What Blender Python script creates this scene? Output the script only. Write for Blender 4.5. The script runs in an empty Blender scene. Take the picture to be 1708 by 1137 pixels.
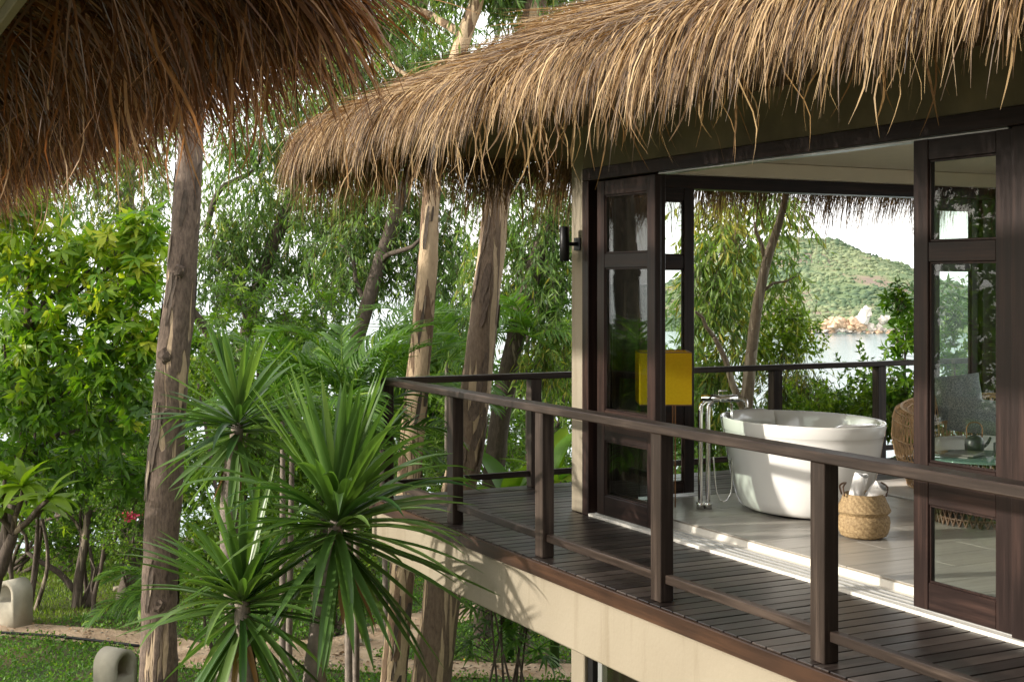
import bpy, bmesh, math, random
import numpy as np
from mathutils import Vector, Matrix, Quaternion, noise

# ------------------------------------------------------------------ camera, world, sun, exposure
sc = bpy.context.scene
col = sc.collection
TH = math.radians(27.15)            # the pavilion front runs along +Y, the camera looks 27 degrees to its right
CS, SN = math.cos(TH), math.sin(TH)
EYE = 1.8                           # eye height above the deck (deck = z 0)
cam = bpy.data.cameras.new('camera')
camo = bpy.data.objects.new('camera', cam)
col.objects.link(camo)
camo.location = (0, 0, EYE)
camo.rotation_euler = (math.radians(90), 0, -TH)
cam.sensor_width = 36.0
cam.lens = 48.06
cam.shift_y = -0.0571
cam.clip_start = 0.05
cam.clip_end = 20000
sc.camera = camo

SUN = Vector((-1.0, 0.30, 0.275)).normalized()       # towards the sun
world = bpy.data.worlds.new('World')
sc.world = world
world.use_nodes = True
wn, wl = world.node_tree.nodes, world.node_tree.links
bg = wn['Background']
sky = wn.new('ShaderNodeTexSky')
sky.sky_type = 'NISHITA'
sky.sun_disc = False
sky.sun_elevation = math.asin(SUN.z)
sky.sun_rotation = math.atan2(SUN.x, SUN.y)
sky.air_density = 1.0
sky.dust_density = 4.0
sky.ozone_density = 1.0
wmix = wn.new('ShaderNodeMix'); wmix.data_type = 'RGBA'
wmix.inputs[0].default_value = 0.72                  # thin white cloud over the whole sky
wl.new(sky.outputs[0], wmix.inputs[6])
wmix.inputs[7].default_value = (11.6, 11.55, 11.4, 1)
wl.new(wmix.outputs[2], bg.inputs['Color'])
bg.inputs['Strength'].default_value = 0.15
sl = bpy.data.lights.new('sun', 'SUN')
sl.energy = 3.3
sl.angle = math.radians(1.2)
sl.color = (1.0, 0.93, 0.83)
slo = bpy.data.objects.new('sun', sl)
col.objects.link(slo)
slo.rotation_euler = SUN.to_track_quat('Z', 'Y').to_euler()
sc.view_settings.view_transform = 'Standard'
sc.view_settings.look = 'None'
sc.view_settings.exposure = 0.82
sc.view_settings.gamma = 1.0
sc.view_settings.use_curve_mapping = False
sc.render.engine = 'CYCLES'
sc.cycles.max_bounces = 8
sc.cycles.transparent_max_bounces = 16
sc.cycles.caustics_reflective = False
sc.cycles.caustics_refractive = False

FPX = 2280.0
def at(px, py, d):
    """world point seen at a photo position, d metres along the view axis"""
    X = (px - 854.0) / FPX * d
    return Vector((X * CS + d * SN, -X * SN + d * CS, EYE - (py - 471.0) / FPX * d))
def on(px, py, z):
    return at(px, py, (EYE - z) * FPX / (py - 471.0))
GZ = -2.85                          # garden level

rnd = random.Random(7)
NP = np.random.default_rng(11)

# ------------------------------------------------------------------ object helpers
def world_of(o):
    m = o.matrix_basis.copy()
    if o.parent:
        m = world_of(o.parent) @ o.matrix_parent_inverse @ m
    return m
def par(o, p):
    if p is not None:
        o.parent = p
        o.matrix_parent_inverse = world_of(p).inverted()
    return o
def tag(o, label=None, cat=None, group=None, kind=None):
    if label: o['label'] = label
    if cat: o['category'] = cat
    if group: o['group'] = group
    if kind: o['kind'] = kind
    return o
def empty(name, loc):
    o = bpy.data.objects.new(name, None)
    o.empty_display_size = 0.2
    o.location = loc
    col.objects.link(o)
    return o
def addobj(name, me, parent=None, loc=None, rot=None):
    o = bpy.data.objects.new(name, me)
    if loc is not None: o.location = loc
    if rot is not None:
        o.rotation_euler = rot
    col.objects.link(o)
    par(o, parent)
    return o
def mesh_np(name, V, T, R=None, mat=None, smooth=False):
    V = np.ascontiguousarray(V, np.float32); T = np.ascontiguousarray(T, np.int32)
    me = bpy.data.meshes.new(name)
    me.vertices.add(len(V)); me.vertices.foreach_set('co', V.ravel())
    me.loops.add(len(T) * 3); me.loops.foreach_set('vertex_index', T.ravel())
    me.polygons.add(len(T))
    me.polygons.foreach_set('loop_start', np.arange(0, len(T) * 3, 3, dtype=np.int32))
    me.polygons.foreach_set('loop_total', np.full(len(T), 3, np.int32))
    if smooth: me.polygons.foreach_set('use_smooth', np.ones(len(T), bool))
    me.update(calc_edges=True)
    if R is not None:
        a = me.attributes.new('rnd', 'FLOAT', 'POINT')
        a.data.foreach_set('value', np.ascontiguousarray(R, np.float32))
    if mat: me.materials.append(mat)
    return me
class Geo:
    def __init__(s): s.V = []; s.T = []; s.R = []; s.n = 0
    def add(s, V, T, R=None):
        V = np.asarray(V, np.float32).reshape(-1, 3); T = np.asarray(T, np.int32).reshape(-1, 3)
        s.V.append(V); s.T.append(T + s.n)
        s.R.append(np.full(len(V), 0.5, np.float32) if R is None else np.broadcast_to(np.asarray(R, np.float32), (len(V),)))
        s.n += len(V)
        return s
    def mesh(s, name, mat, smooth=False):
        return mesh_np(name, np.concatenate(s.V), np.concatenate(s.T), np.concatenate(s.R), mat, smooth)
    def obj(s, name, mat, parent=None, smooth=False):
        return addobj(name, s.mesh(name, mat, smooth), parent)
def box_mesh(name, sx, sy, sz, mat, bev=0.004, seg=1):
    bm = bmesh.new()
    bmesh.ops.create_cube(bm, size=1.0)
    bmesh.ops.scale(bm, vec=(sx, sy, sz), verts=bm.verts)
    if bev > 0:
        bmesh.ops.bevel(bm, geom=bm.edges[:], offset=min(bev, 0.3 * min(sx, sy, sz)), segments=seg, affect='EDGES', profile=0.6)
    me = bpy.data.meshes.new(name); bm.to_mesh(me); bm.free()
    if mat: me.materials.append(mat)
    return me
def bx(name, x0, x1, y0, y1, z0, z1, mat, parent=None, bev=0.004):
    me = box_mesh(name, abs(x1 - x0), abs(y1 - y0), abs(z1 - z0), mat, bev)
    return addobj(name, me, parent, ((x0 + x1) / 2, (y0 + y1) / 2, (z0 + z1) / 2))
def tube_geo(pts, rad, n=8, cap=True, wob=0.0, seed=0.0, rings=0.0):
    pts = [Vector(p) for p in pts]
    V = []; T = []
    up = Vector((0.3, 0.2, 1)) if abs((pts[-1] - pts[0]).normalized().z) < 0.9 else Vector((1, 0.2, 0.1))
    prev = None
    m = len(pts)
    for i, p in enumerate(pts):
        t = (pts[min(i + 1, m - 1)] - pts[max(i - 1, 0)]).normalized()
        a = up if prev is None else prev
        b = (a - t * a.dot(t)).normalized(); prev = b
        c = t.cross(b)
        for k in range(n):
            f = 2 * math.pi * k / n
            r = rad[i]
            if wob:
                q = p * 2.2 + Vector((math.cos(f), math.sin(f), seed)) * 0.9
                r *= 1 + wob * noise.noise(q) + 0.45 * wob * noise.noise(q * 3.7)
            if rings: r *= 1 + rings * ((i % 2) * 2 - 1)
            V.append(p + (b * math.cos(f) + c * math.sin(f)) * r)
    for i in range(m - 1):
        for k in range(n):
            k2 = (k + 1) % n
            a0, a1, b0, b1 = i * n + k, i * n + k2, (i + 1) * n + k, (i + 1) * n + k2
            T += [(a0, a1, b1), (a0, b1, b0)]
    if cap:
        V.append(pts[0]); V.append(pts[-1]); i0, i1 = len(V) - 2, len(V) - 1
        for k in range(n):
            T.append((i0, (k + 1) % n, k)); T.append((i1, (m - 1) * n + k, (m - 1) * n + (k + 1) % n))
    return np.array([tuple(v) for v in V], np.float32), np.array(T, np.int32)
def smooth_path(pts, rad, step):
    """Catmull-Rom through the points, resampled"""
    P = [Vector(p) for p in pts]; out = []; ro = []
    n = len(P)
    for i in range(n - 1):
        p0, p1, p2, p3 = P[max(i - 1, 0)], P[i], P[i + 1], P[min(i + 2, n - 1)]
        k = max(1, int((p2 - p1).length / step))
        for j in range(k):
            t = j / k
            out.append(0.5 * ((2 * p1) + (p2 - p0) * t + (2 * p0 - 5 * p1 + 4 * p2 - p3) * t * t + (3 * p1 - p0 - 3 * p2 + p3) * t ** 3))
            ro.append(rad[i] + (rad[i + 1] - rad[i]) * t)
    out.append(P[-1]); ro.append(rad[-1])
    return out, ro
def tube(name, pts, rad, mat, parent=None, n=8, step=None, wob=0, seed=0, rings=0):
    if not hasattr(rad, '__len__'): rad = [rad] * len(pts)
    if step: pts, rad = smooth_path(pts, rad, step)
    V, T = tube_geo(pts, rad, n, True, wob, seed, rings)
    return addobj(name, mesh_np(name, V, T, None, mat, True), parent)
def lathe_mesh(name, prof, n, mat, ax=1.0, ay=1.0, smooth=True):
    V = []; T = []
    m = len(prof)
    for r, z in prof:
        for k in range(n):
            f = 2 * math.pi * k / n
            V.append((r * ax * math.cos(f), r * ay * math.sin(f), z))
    for i in range(m - 1):
        for k in range(n):
            k2 = (k + 1) % n
            a0, a1, b0, b1 = i * n + k, i * n + k2, (i + 1) * n + k, (i + 1) * n + k2
            T += [(a0, a1, b1), (a0, b1, b0)]
    return mesh_np(name, V, T, None, mat, smooth)
def unit(a): return a / np.maximum(np.linalg.norm(a, axis=-1, keepdims=True), 1e-9)

# ------------------------------------------------------------------ materials
def nmat(name):
    m = bpy.data.materials.new(name); m.use_nodes = True
    return m, m.node_tree.nodes, m.node_tree.links, m.node_tree.nodes['Principled BSDF']
def ramp(nd, stops):
    r = nd.new('ShaderNodeValToRGB'); e = r.color_ramp.elements
    while len(e) < len(stops): e.new(0.5)
    for q, (p, c) in zip(e, stops): q.position = p; q.color = (*c, 1)
    return r
def plain(name, c, rough=0.5, metal=0.0, var=0.12, scale=6.0, bump=0.0, coat=0.0):
    m, nd, lk, b = nmat(name)
    t = nd.new('ShaderNodeTexCoord'); n = nd.new('ShaderNodeTexNoise'); n.inputs['Scale'].default_value = scale; n.inputs['Detail'].default_value = 5
    lk.new(t.outputs['Object'], n.inputs['Vector'])
    r = ramp(nd, [(0.25, tuple(v * (1 - var) for v in c)), (0.75, tuple(min(1, v * (1 + var)) for v in c))])
    lk.new(n.outputs[0], r.inputs[0]); lk.new(r.outputs[0], b.inputs['Base Color'])
    b.inputs['Roughness'].default_value = rough; b.inputs['Metallic'].default_value = metal
    b.inputs['Coat Weight'].default_value = coat
    if bump:
        bp = nd.new('ShaderNodeBump'); bp.inputs['Strength'].default_value = bump; bp.inputs['Distance'].default_value = 0.01
        n2 = nd.new('ShaderNodeTexNoise'); n2.inputs['Scale'].default_value = scale * 12; n2.inputs['Detail'].default_value = 4
        lk.new(t.outputs['Object'], n2.inputs['Vector']); lk.new(n2.outputs[0], bp.inputs['Height']); lk.new(bp.outputs[0], b.inputs['Normal'])
    return m
def wood(name, axis, c0, c1, c2, rough=0.42, spread=0.5, gsc=1.0, spec=0.22):
    """grain along axis, every board its own offset and tone"""
    m, nd, lk, b = nmat(name)
    t = nd.new('ShaderNodeTexCoord'); mp = nd.new('ShaderNodeMapping')
    s = [34 * gsc, 34 * gsc, 34 * gsc]; s['xyz'.index(axis)] = 1.6 * gsc
    mp.inputs['Scale'].default_value = s
    oi = nd.new('ShaderNodeObjectInfo'); ml = nd.new('ShaderNodeMath'); ml.operation = 'MULTIPLY'; ml.inputs[1].default_value = 37.0
    lk.new(oi.outputs['Random'], ml.inputs[0]); lk.new(t.outputs['Object'], mp.inputs['Vector']); lk.new(ml.outputs[0], mp.inputs['Location'])
    n = nd.new('ShaderNodeTexNoise'); n.inputs['Scale'].default_value = 1.0; n.inputs['Detail'].default_value = 7; n.inputs['Roughness'].default_value = 0.62
    lk.new(mp.outputs[0], n.inputs['Vector'])
    n3 = nd.new('ShaderNodeTexNoise'); n3.inputs['Scale'].default_value = 2.3; n3.inputs['Detail'].default_value = 4
    lk.new(t.outputs['Object'], n3.inputs['Vector'])
    ad = nd.new('ShaderNodeMath'); ad.operation = 'MULTIPLY_ADD'; ad.inputs[1].default_value = 0.45
    lk.new(n3.outputs[0], ad.inputs[0]); lk.new(n.outputs[0], ad.inputs[2])
    a2 = nd.new('ShaderNodeMath'); a2.operation = 'MULTIPLY_ADD'; a2.inputs[1].default_value = spread * 0.4
    lk.new(oi.outputs['Random'], a2.inputs[0]); lk.new(ad.outputs[0], a2.inputs[2])
    a3 = nd.new('ShaderNodeMath'); a3.operation = 'SUBTRACT'; a3.inputs[1].default_value = 0.2 + spread * 0.2
    lk.new(a2.outputs[0], a3.inputs[0])
    r = ramp(nd, [(0.2, c0), (0.5, c1), (0.82, c2)])
    lk.new(a3.outputs[0], r.inputs[0]); lk.new(r.outputs[0], b.inputs['Base Color'])
    mr = nd.new('ShaderNodeMapRange'); mr.inputs['To Min'].default_value = rough - 0.1; mr.inputs['To Max'].default_value = rough + 0.16
    lk.new(n.outputs[0], mr.inputs['Value']); lk.new(mr.outputs[0], b.inputs['Roughness'])
    b.inputs['Specular IOR Level'].default_value = spec
    bp = nd.new('ShaderNodeBump'); bp.inputs['Strength'].default_value = 0.25; bp.inputs['Distance'].default_value = 0.004
    lk.new(n.outputs[0], bp.inputs['Height']); lk.new(bp.outputs[0], b.inputs['Normal'])
    return m
def leafmat(name, stops, trans=0.4, rough=0.45, tint=(1.25, 1.35, 0.55)):
    m, nd, lk, b = nmat(name)
    a = nd.new('ShaderNodeAttribute'); a.attribute_name = 'rnd'
    r = ramp(nd, stops); lk.new(a.outputs['Fac'], r.inputs[0])
    lk.new(r.outputs[0], b.inputs['Base Color']); b.inputs['Roughness'].default_value = rough
    b.inputs['Specular IOR Level'].default_value = 0.4
    tr = nd.new('ShaderNodeBsdfTranslucent')
    mx = nd.new('ShaderNodeMix'); mx.data_type = 'RGBA'; mx.blend_type = 'MULTIPLY'; mx.inputs[0].default_value = 1
    lk.new(r.outputs[0], mx.inputs[6]); mx.inputs[7].default_value = (*tint, 1)
    lk.new(mx.outputs[2], tr.inputs['Color'])
    ms = nd.new('ShaderNodeMixShader'); ms.inputs[0].default_value = trans
    lk.new(b.outputs[0], ms.inputs[1]); lk.new(tr.outputs[0], ms.inputs[2])
    lk.new(ms.outputs[0], nd['Material Output'].inputs['Surface'])
    return m
def barkmat(name, base, dark, pale, pale_amt, zs=1.0, pscale=2.0):
    m, nd, lk, b = nmat(name)
    t = nd.new('ShaderNodeTexCoord')
    mp = nd.new('ShaderNodeMapping'); mp.inputs['Scale'].default_value = (9 * pscale / 2, 9 * pscale / 2, 1.5 * zs * pscale / 2)
    lk.new(t.outputs['Object'], mp.inputs['Vector'])
    n1 = nd.new('ShaderNodeTexNoise'); n1.inputs['Scale'].default_value = 1.0; n1.inputs['Detail'].default_value = 3; n1.inputs['Distortion'].default_value = 0.6
    lk.new(mp.outputs[0], n1.inputs['Vector'])
    mp2 = nd.new('ShaderNodeMapping'); mp2.inputs['Scale'].default_value = (42, 42, 13)
    lk.new(t.outputs['Object'], mp2.inputs['Vector'])
    n2 = nd.new('ShaderNodeTexNoise'); n2.inputs['Scale'].default_value = 1.0; n2.inputs['Detail'].default_value = 6; n2.inputs['Roughness'].default_value = 0.7
    lk.new(mp2.outputs[0], n2.inputs['Vector'])
    r1 = ramp(nd, [(0.3, dark), (0.7, base)]); lk.new(n2.outputs[0], r1.inputs[0])
    pr_ = ramp(nd, [(0.3, tuple(v * 0.75 for v in pale)), (0.7, pale)]); lk.new(n2.outputs[0], pr_.inputs[0])
    msk = ramp(nd, [(pale_amt - 0.012, (0, 0, 0)), (pale_amt + 0.012, (1, 1, 1))]); lk.new(n1.outputs[0], msk.inputs[0])
    mx = nd.new('ShaderNodeMix'); mx.data_type = 'RGBA'
    lk.new(msk.outputs[0], mx.inputs[0]); lk.new(r1.outputs[0], mx.inputs[6]); lk.new(pr_.outputs[0], mx.inputs[7])
    lk.new(mx.outputs[2], b.inputs['Base Color']); b.inputs['Roughness'].default_value = 0.85
    inv = nd.new('ShaderNodeMath'); inv.operation = 'MULTIPLY_ADD'; inv.inputs[1].default_value = -0.9
    lk.new(msk.outputs[0], inv.inputs[0]); lk.new(n2.outputs[0], inv.inputs[2])
    bp = nd.new('ShaderNodeBump'); bp.inputs['Strength'].default_value = 0.9; bp.inputs['Distance'].default_value = 0.02
    lk.new(inv.outputs[0], bp.inputs['Height']); lk.new(bp.outputs[0], b.inputs['Normal'])
    return m
M = {}
for a_ in 'xyz':
    M['rail_' + a_] = wood('rail_wood_' + a_, a_, (0.010, 0.0065, 0.005), (0.026, 0.0175, 0.0135), (0.080, 0.058, 0.045), 0.40, 0.3)
    M['door_' + a_] = wood('door_wood_' + a_, a_, (0.008, 0.0048, 0.0042), (0.018, 0.010, 0.0085), (0.048, 0.025, 0.019), 0.34, 0.25)
M['deck'] = wood('deck_wood', 'x', (0.009, 0.006, 0.005), (0.022, 0.016, 0.0135), (0.060, 0.046, 0.038), 0.32, 1.2, 1.0, 0.35)
M['fascia'] = wood('fascia_wood', 'y', (0.016, 0.0095, 0.007), (0.036, 0.019, 0.012), (0.078, 0.038, 0.020), 0.35, 0.3, 0.6)
def render_wall():
    m, nd, lk, b = nmat('beige_render')
    t = nd.new('ShaderNodeTexCoord'); n = nd.new('ShaderNodeTexNoise'); n.inputs['Scale'].default_value = 1.3; n.inputs['Detail'].default_value = 6
    lk.new(t.outputs['Object'], n.inputs['Vector'])
    r = ramp(nd, [(0.3, (0.235, 0.20, 0.143)), (0.7, (0.275, 0.238, 0.175))]); lk.new(n.outputs[0], r.inputs[0])
    mp = nd.new('ShaderNodeMapping'); mp.inputs['Scale'].default_value = (7, 7, 0.5); lk.new(t.outputs['Object'], mp.inputs['Vector'])
    n2 = nd.new('ShaderNodeTexNoise'); n2.inputs['Scale'].default_value = 1.0; n2.inputs['Detail'].default_value = 7; n2.inputs['Roughness'].default_value = 0.65; lk.new(mp.outputs[0], n2.inputs['Vector'])
    st = ramp(nd, [(0.52, (1, 1, 1)), (0.75, (0.74, 0.70, 0.64))]); lk.new(n2.outputs[0], st.inputs[0])
    mx = nd.new('ShaderNodeMix'); mx.data_type = 'RGBA'; mx.blend_type = 'MULTIPLY'; mx.inputs[0].default_value = 1
    lk.new(r.outputs[0], mx.inputs[6]); lk.new(st.outputs[0], mx.inputs[7]); lk.new(mx.outputs[2], b.inputs['Base Color'])
    b.inputs['Roughness'].default_value = 0.85
    n3 = nd.new('ShaderNodeTexNoise'); n3.inputs['Scale'].default_value = 40; n3.inputs['Detail'].default_value = 5; lk.new(t.outputs['Object'], n3.inputs['Vector'])
    bp = nd.new('ShaderNodeBump'); bp.inputs['Strength'].default_value = 0.25; bp.inputs['Distance'].default_value = 0.01; lk.new(n3.outputs[0], bp.inputs['Height']); lk.new(bp.outputs[0], b.inputs['Normal'])
    return m
M['beige'] = render_wall()
M['stained_shaded'] = plain('stained_shaded_render', (0.20, 0.165, 0.12), 0.85, var=0.35, scale=3.0, bump=0.1)  # beige render with stains, and eave shade put into its darker brown
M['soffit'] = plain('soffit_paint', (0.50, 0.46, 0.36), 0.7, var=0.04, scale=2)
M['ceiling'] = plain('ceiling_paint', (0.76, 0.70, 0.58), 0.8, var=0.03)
M['dark'] = plain('dark_void', (0.02, 0.018, 0.016), 0.8)
M['metal_black'] = plain('black_metal', (0.012, 0.012, 0.013), 0.4, 0.4)
M['chrome'] = plain('chrome', (0.82, 0.82, 0.82), 0.07, 1.0, var=0.02)
M['acrylic'] = plain('white_acrylic', (0.80, 0.79, 0.76), 0.12, var=0.01, coat=0.6)
M['white_cloth'] = plain('white_cloth', (0.80, 0.79, 0.77), 0.9, var=0.05, scale=20, bump=0.3)
M['sill'] = plain('pale_sill', (0.72, 0.69, 0.62), 0.45, var=0.06, scale=5)
M['copper'] = plain('brown_metal', (0.36, 0.20, 0.11), 0.35, 0.8)
M['concrete'] = plain('pale_stucco', (0.36, 0.33, 0.26), 0.9, var=0.25, scale=4, bump=0.4)
M['stone'] = plain('stone', (0.32, 0.27, 0.20), 0.9, var=0.3, scale=7, bump=0.6)
M['ceramic'] = plain('dark_ceramic', (0.035, 0.042, 0.045), 0.35, var=0.3, scale=20)
M['paper'] = plain('paper', (0.16, 0.16, 0.14), 0.6, var=0.3, scale=10)
M['rattan'] = plain('rattan', (0.58, 0.38, 0.20), 0.5, var=0.35, scale=9)
M['rattan_dark'] = plain('rattan_dark', (0.10, 0.055, 0.03), 0.5, var=0.35, scale=9)
M['aluminium'] = plain('aluminium', (0.55, 0.56, 0.56), 0.35, 0.7, var=0.05)
def tile_material():
    m, nd, lk, b = nmat('floor_tile')
    t = nd.new('ShaderNodeTexCoord'); mp = nd.new('ShaderNodeMapping'); mp.inputs['Scale'].default_value = (1.4, 26, 1)
    oi = nd.new('ShaderNodeObjectInfo'); ml = nd.new('ShaderNodeMath'); ml.operation = 'MULTIPLY'; ml.inputs[1].default_value = 51
    lk.new(oi.outputs['Random'], ml.inputs[0]); lk.new(ml.outputs[0], mp.inputs['Location']); lk.new(t.outputs['Object'], mp.inputs['Vector'])
    n = nd.new('ShaderNodeTexNoise'); n.inputs['Scale'].default_value = 1; n.inputs['Detail'].default_value = 6
    lk.new(mp.outputs[0], n.inputs['Vector'])
    r = ramp(nd, [(0.3, (0.31, 0.29, 0.255)), (0.7, (0.41, 0.385, 0.34))]); lk.new(n.outputs[0], r.inputs[0]); lk.new(r.outputs[0], b.inputs['Base Color'])
    b.inputs['Roughness'].default_value = 0.33
    return m
M['tile'] = tile_material()
def fabric_material(name, c0, c1):
    m, nd, lk, b = nmat(name)
    t = nd.new('ShaderNodeTexCoord'); n = nd.new('ShaderNodeTexNoise'); n.inputs['Scale'].default_value = 130; n.inputs['Detail'].default_value = 3
    lk.new(t.outputs['Object'], n.inputs['Vector'])
    r = ramp(nd, [(0.38, c0), (0.62, c1)]); lk.new(n.outputs[0], r.inputs[0]); lk.new(r.outputs[0], b.inputs['Base Color'])
    b.inputs['Roughness'].default_value = 0.95
    bp = nd.new('ShaderNodeBump'); bp.inputs['Strength'].default_value = 0.4; bp.inputs['Distance'].default_value = 0.004
    lk.new(n.outputs[0], bp.inputs['Height']); lk.new(bp.outputs[0], b.inputs['Normal'])
    return m
M['pillow'] = fabric_material('grey_fabric', (0.11, 0.13, 0.135), (0.36, 0.39, 0.40))
def glass_material():
    m, nd, lk, b = nmat('window_glass')
    nd.remove(b)
    f = nd.new('ShaderNodeFresnel'); ge = nd.new('ShaderNodeNewGeometry'); mr = nd.new('ShaderNodeMapRange')
    mr.inputs['To Min'].default_value = 1.5; mr.inputs['To Max'].default_value = 1 / 1.5
    lk.new(ge.outputs['Backfacing'], mr.inputs['Value']); lk.new(mr.outputs[0], f.inputs['IOR'])
    tr = nd.new('ShaderNodeBsdfTransparent'); tr.inputs['Color'].default_value = (0.90, 0.94, 0.91, 1)
    gl = nd.new('ShaderNodeBsdfGlossy'); gl.inputs['Roughness'].default_value = 0.0
    ms = nd.new('ShaderNodeMixShader'); lk.new(f.outputs[0], ms.inputs[0]); lk.new(tr.outputs[0], ms.inputs[1]); lk.new(gl.outputs[0], ms.inputs[2])
    lk.new(ms.outputs[0], nd['Material Output'].inputs['Surface'])
    return m
M['glass'] = glass_material()
def shade_material():
    m, nd, lk, b = nmat('yellow_shade_cloth')
    t = nd.new('ShaderNodeTexCoord'); n = nd.new('ShaderNodeTexNoise'); n.inputs['Scale'].default_value = 60
    lk.new(t.outputs['Object'], n.inputs['Vector'])
    r = ramp(nd, [(0.3, (0.88, 0.62, 0.010)), (0.7, (0.93, 0.68, 0.014))]); lk.new(n.outputs[0], r.inputs[0])
    lk.new(r.outputs[0], b.inputs['Base Color']); b.inputs['Roughness'].default_value = 0.6
    tr = nd.new('ShaderNodeBsdfTranslucent'); lk.new(r.outputs[0], tr.inputs['Color'])
    ms = nd.new('ShaderNodeMixShader'); ms.inputs[0].default_value = 0.55
    lk.new(b.outputs[0], ms.inputs[1]); lk.new(tr.outputs[0], ms.inputs[2]); lk.new(ms.outputs[0], nd['Material Output'].inputs['Surface'])
    return m
M['shade'] = shade_material()
STRAW = [(0.0, (0.035, 0.019, 0.009)), (0.3, (0.120, 0.066, 0.027)), (0.62, (0.27, 0.158, 0.061)), (1.0, (0.51, 0.355, 0.175))]
M['straw'] = leafmat('straw', STRAW, 0.12, 0.5, (1.1, 0.9, 0.6))
M['straw_old'] = leafmat('old_straw', [(0.0, (0.050, 0.024, 0.010)), (0.4, (0.15, 0.070, 0.027)), (0.75, (0.32, 0.17, 0.072)), (1.0, (0.58, 0.40, 0.22))], 0.32, 0.5, (1.2, 0.8, 0.5))  # palest stop brightened to paint in glints on the blades
M['straw_base'] = plain('straw_base', (0.12, 0.072, 0.036), 0.9, var=0.5, scale=30)
M['leaf_broad'] = leafmat('broad_leaf', [(0.0, (0.039, 0.100, 0.016)), (0.5, (0.110, 0.236, 0.020)), (0.85, (0.247, 0.378, 0.020)), (1.0, (0.428, 0.472, 0.034))], 0.5)
M['leaf_euc'] = leafmat('gum_leaf', [(0.0, (0.057, 0.117, 0.035)), (0.5, (0.122, 0.215, 0.056)), (0.9, (0.229, 0.325, 0.074)), (1.0, (0.429, 0.364, 0.062))], 0.46)
M['leaf_dark'] = leafmat('dark_leaf', [(0.0, (0.041, 0.095, 0.018)), (0.6, (0.123, 0.231, 0.028)), (1.0, (0.290, 0.409, 0.038))], 0.45)
M['leaf_lime'] = leafmat('lime_leaf', [(0.0, (0.070, 0.150, 0.015)), (0.6, (0.17, 0.27, 0.02)), (1.0, (0.34, 0.38, 0.04))], 0.5)
M['leaf_palm'] = leafmat('palm_leaf', [(0.0, (0.037, 0.102, 0.018)), (0.6, (0.106, 0.222, 0.027)), (1.0, (0.264, 0.384, 0.034))], 0.44)
M['leaf_drac'] = leafmat('strap_leaf', [(0.0, (0.036, 0.090, 0.022)), (0.5, (0.095, 0.180, 0.042)), (0.9, (0.20, 0.30, 0.085)), (1.0, (0.32, 0.37, 0.13))], 0.36, 0.34)
M['leaf_ground'] = leafmat('ground_leaf', [(0.0, (0.043, 0.117, 0.020)), (0.6, (0.114, 0.247, 0.031)), (1.0, (0.229, 0.364, 0.037))], 0.38)
M['grass'] = leafmat('grass_blade', [(0.0, (0.079, 0.150, 0.018)), (0.6, (0.172, 0.264, 0.028)), (1.0, (0.317, 0.372, 0.057))], 0.4)
M['flower_yellow'] = plain('yellow_petal', (0.75, 0.50, 0.02), 0.6)
M['flower_red'] = plain('crimson_petal', (0.42, 0.02, 0.07), 0.6)
M['bark_grey'] = barkmat('grey_bark', (0.22, 0.160, 0.118), (0.062, 0.042, 0.031), (0.54, 0.40, 0.26), 0.64, 0.8, 1.6)
M['bark_cream'] = barkmat('cream_bark', (0.24, 0.155, 0.09), (0.12, 0.075, 0.045), (0.58, 0.43, 0.27), 0.47, 0.6, 2.6)
M['bark_tan'] = barkmat('tan_bark', (0.24, 0.17, 0.115), (0.11, 0.075, 0.05), (0.56, 0.42, 0.27), 0.56, 0.35, 2.0)
M['bark_dark'] = barkmat('dark_bark', (0.12, 0.09, 0.065), (0.045, 0.032, 0.024), (0.30, 0.24, 0.17), 0.66, 1.0, 2.0)
M['bark_pale'] = barkmat('pale_bark', (0.34, 0.27, 0.19), (0.20, 0.155, 0.11), (0.52, 0.44, 0.33), 0.55, 0.8, 2.4)
M['ring_bark'] = plain('ringed_bark', (0.20, 0.165, 0.135), 0.85, var=0.45, scale=14, bump=0.6)

# ------------------------------------------------------------------ setting: ground, path, sea, hill
def ground_z(x, y):
    e = max(0.0, y - 24.5 - 0.06 * x)
    return GZ + 0.05 * noise.noise(Vector((x * 0.35, y * 0.35, 0))) - min(24.0, 0.55 * e * e / (e + 3.0) * 1.6)
def ground_material():
    m, nd, lk, b = nmat('garden_soil')
    t = nd.new('ShaderNodeTexCoord'); n = nd.new('ShaderNodeTexNoise'); n.inputs['Scale'].default_value = 1.1; n.inputs['Detail'].default_value = 8
    lk.new(t.outputs['Object'], n.inputs['Vector'])
    r = ramp(nd, [(0.3, (0.040, 0.060, 0.018)), (0.5, (0.080, 0.085, 0.030)), (0.7, (0.17, 0.115, 0.060))])
    lk.new(n.outputs[0], r.inputs[0]); lk.new(r.outputs[0], b.inputs['Base Color']); b.inputs['Roughness'].default_value = 0.95
    bp = nd.new('ShaderNodeBump'); bp.inputs['Distance'].default_value = 0.05; n2 = nd.new('ShaderNodeTexNoise'); n2.inputs['Scale'].default_value = 18; n2.inputs['Detail'].default_value = 5
    lk.new(t.outputs['Object'], n2.inputs['Vector']); lk.new(n2.outputs[0], bp.inputs['Height']); lk.new(bp.outputs[0], b.inputs['Normal'])
    return m
def grid_obj(name, x0, x1, y0, y1, st, f, mat):
    nx = int((x1 - x0) / st) + 1; ny = int((y1 - y0) / st) + 1
    V = [(x0 + i * st, y0 + j * st, f(x0 + i * st, y0 + j * st)) for j in range(ny) for i in range(nx)]
    T = []
    for j in range(ny - 1):
        for i in range(nx - 1):
            a = j * nx + i
            T += [(a, a + 1, a + nx + 1), (a, a + nx + 1, a + nx)]
    return addobj(name, mesh_np(name, V, T, None, mat, True))
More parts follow.
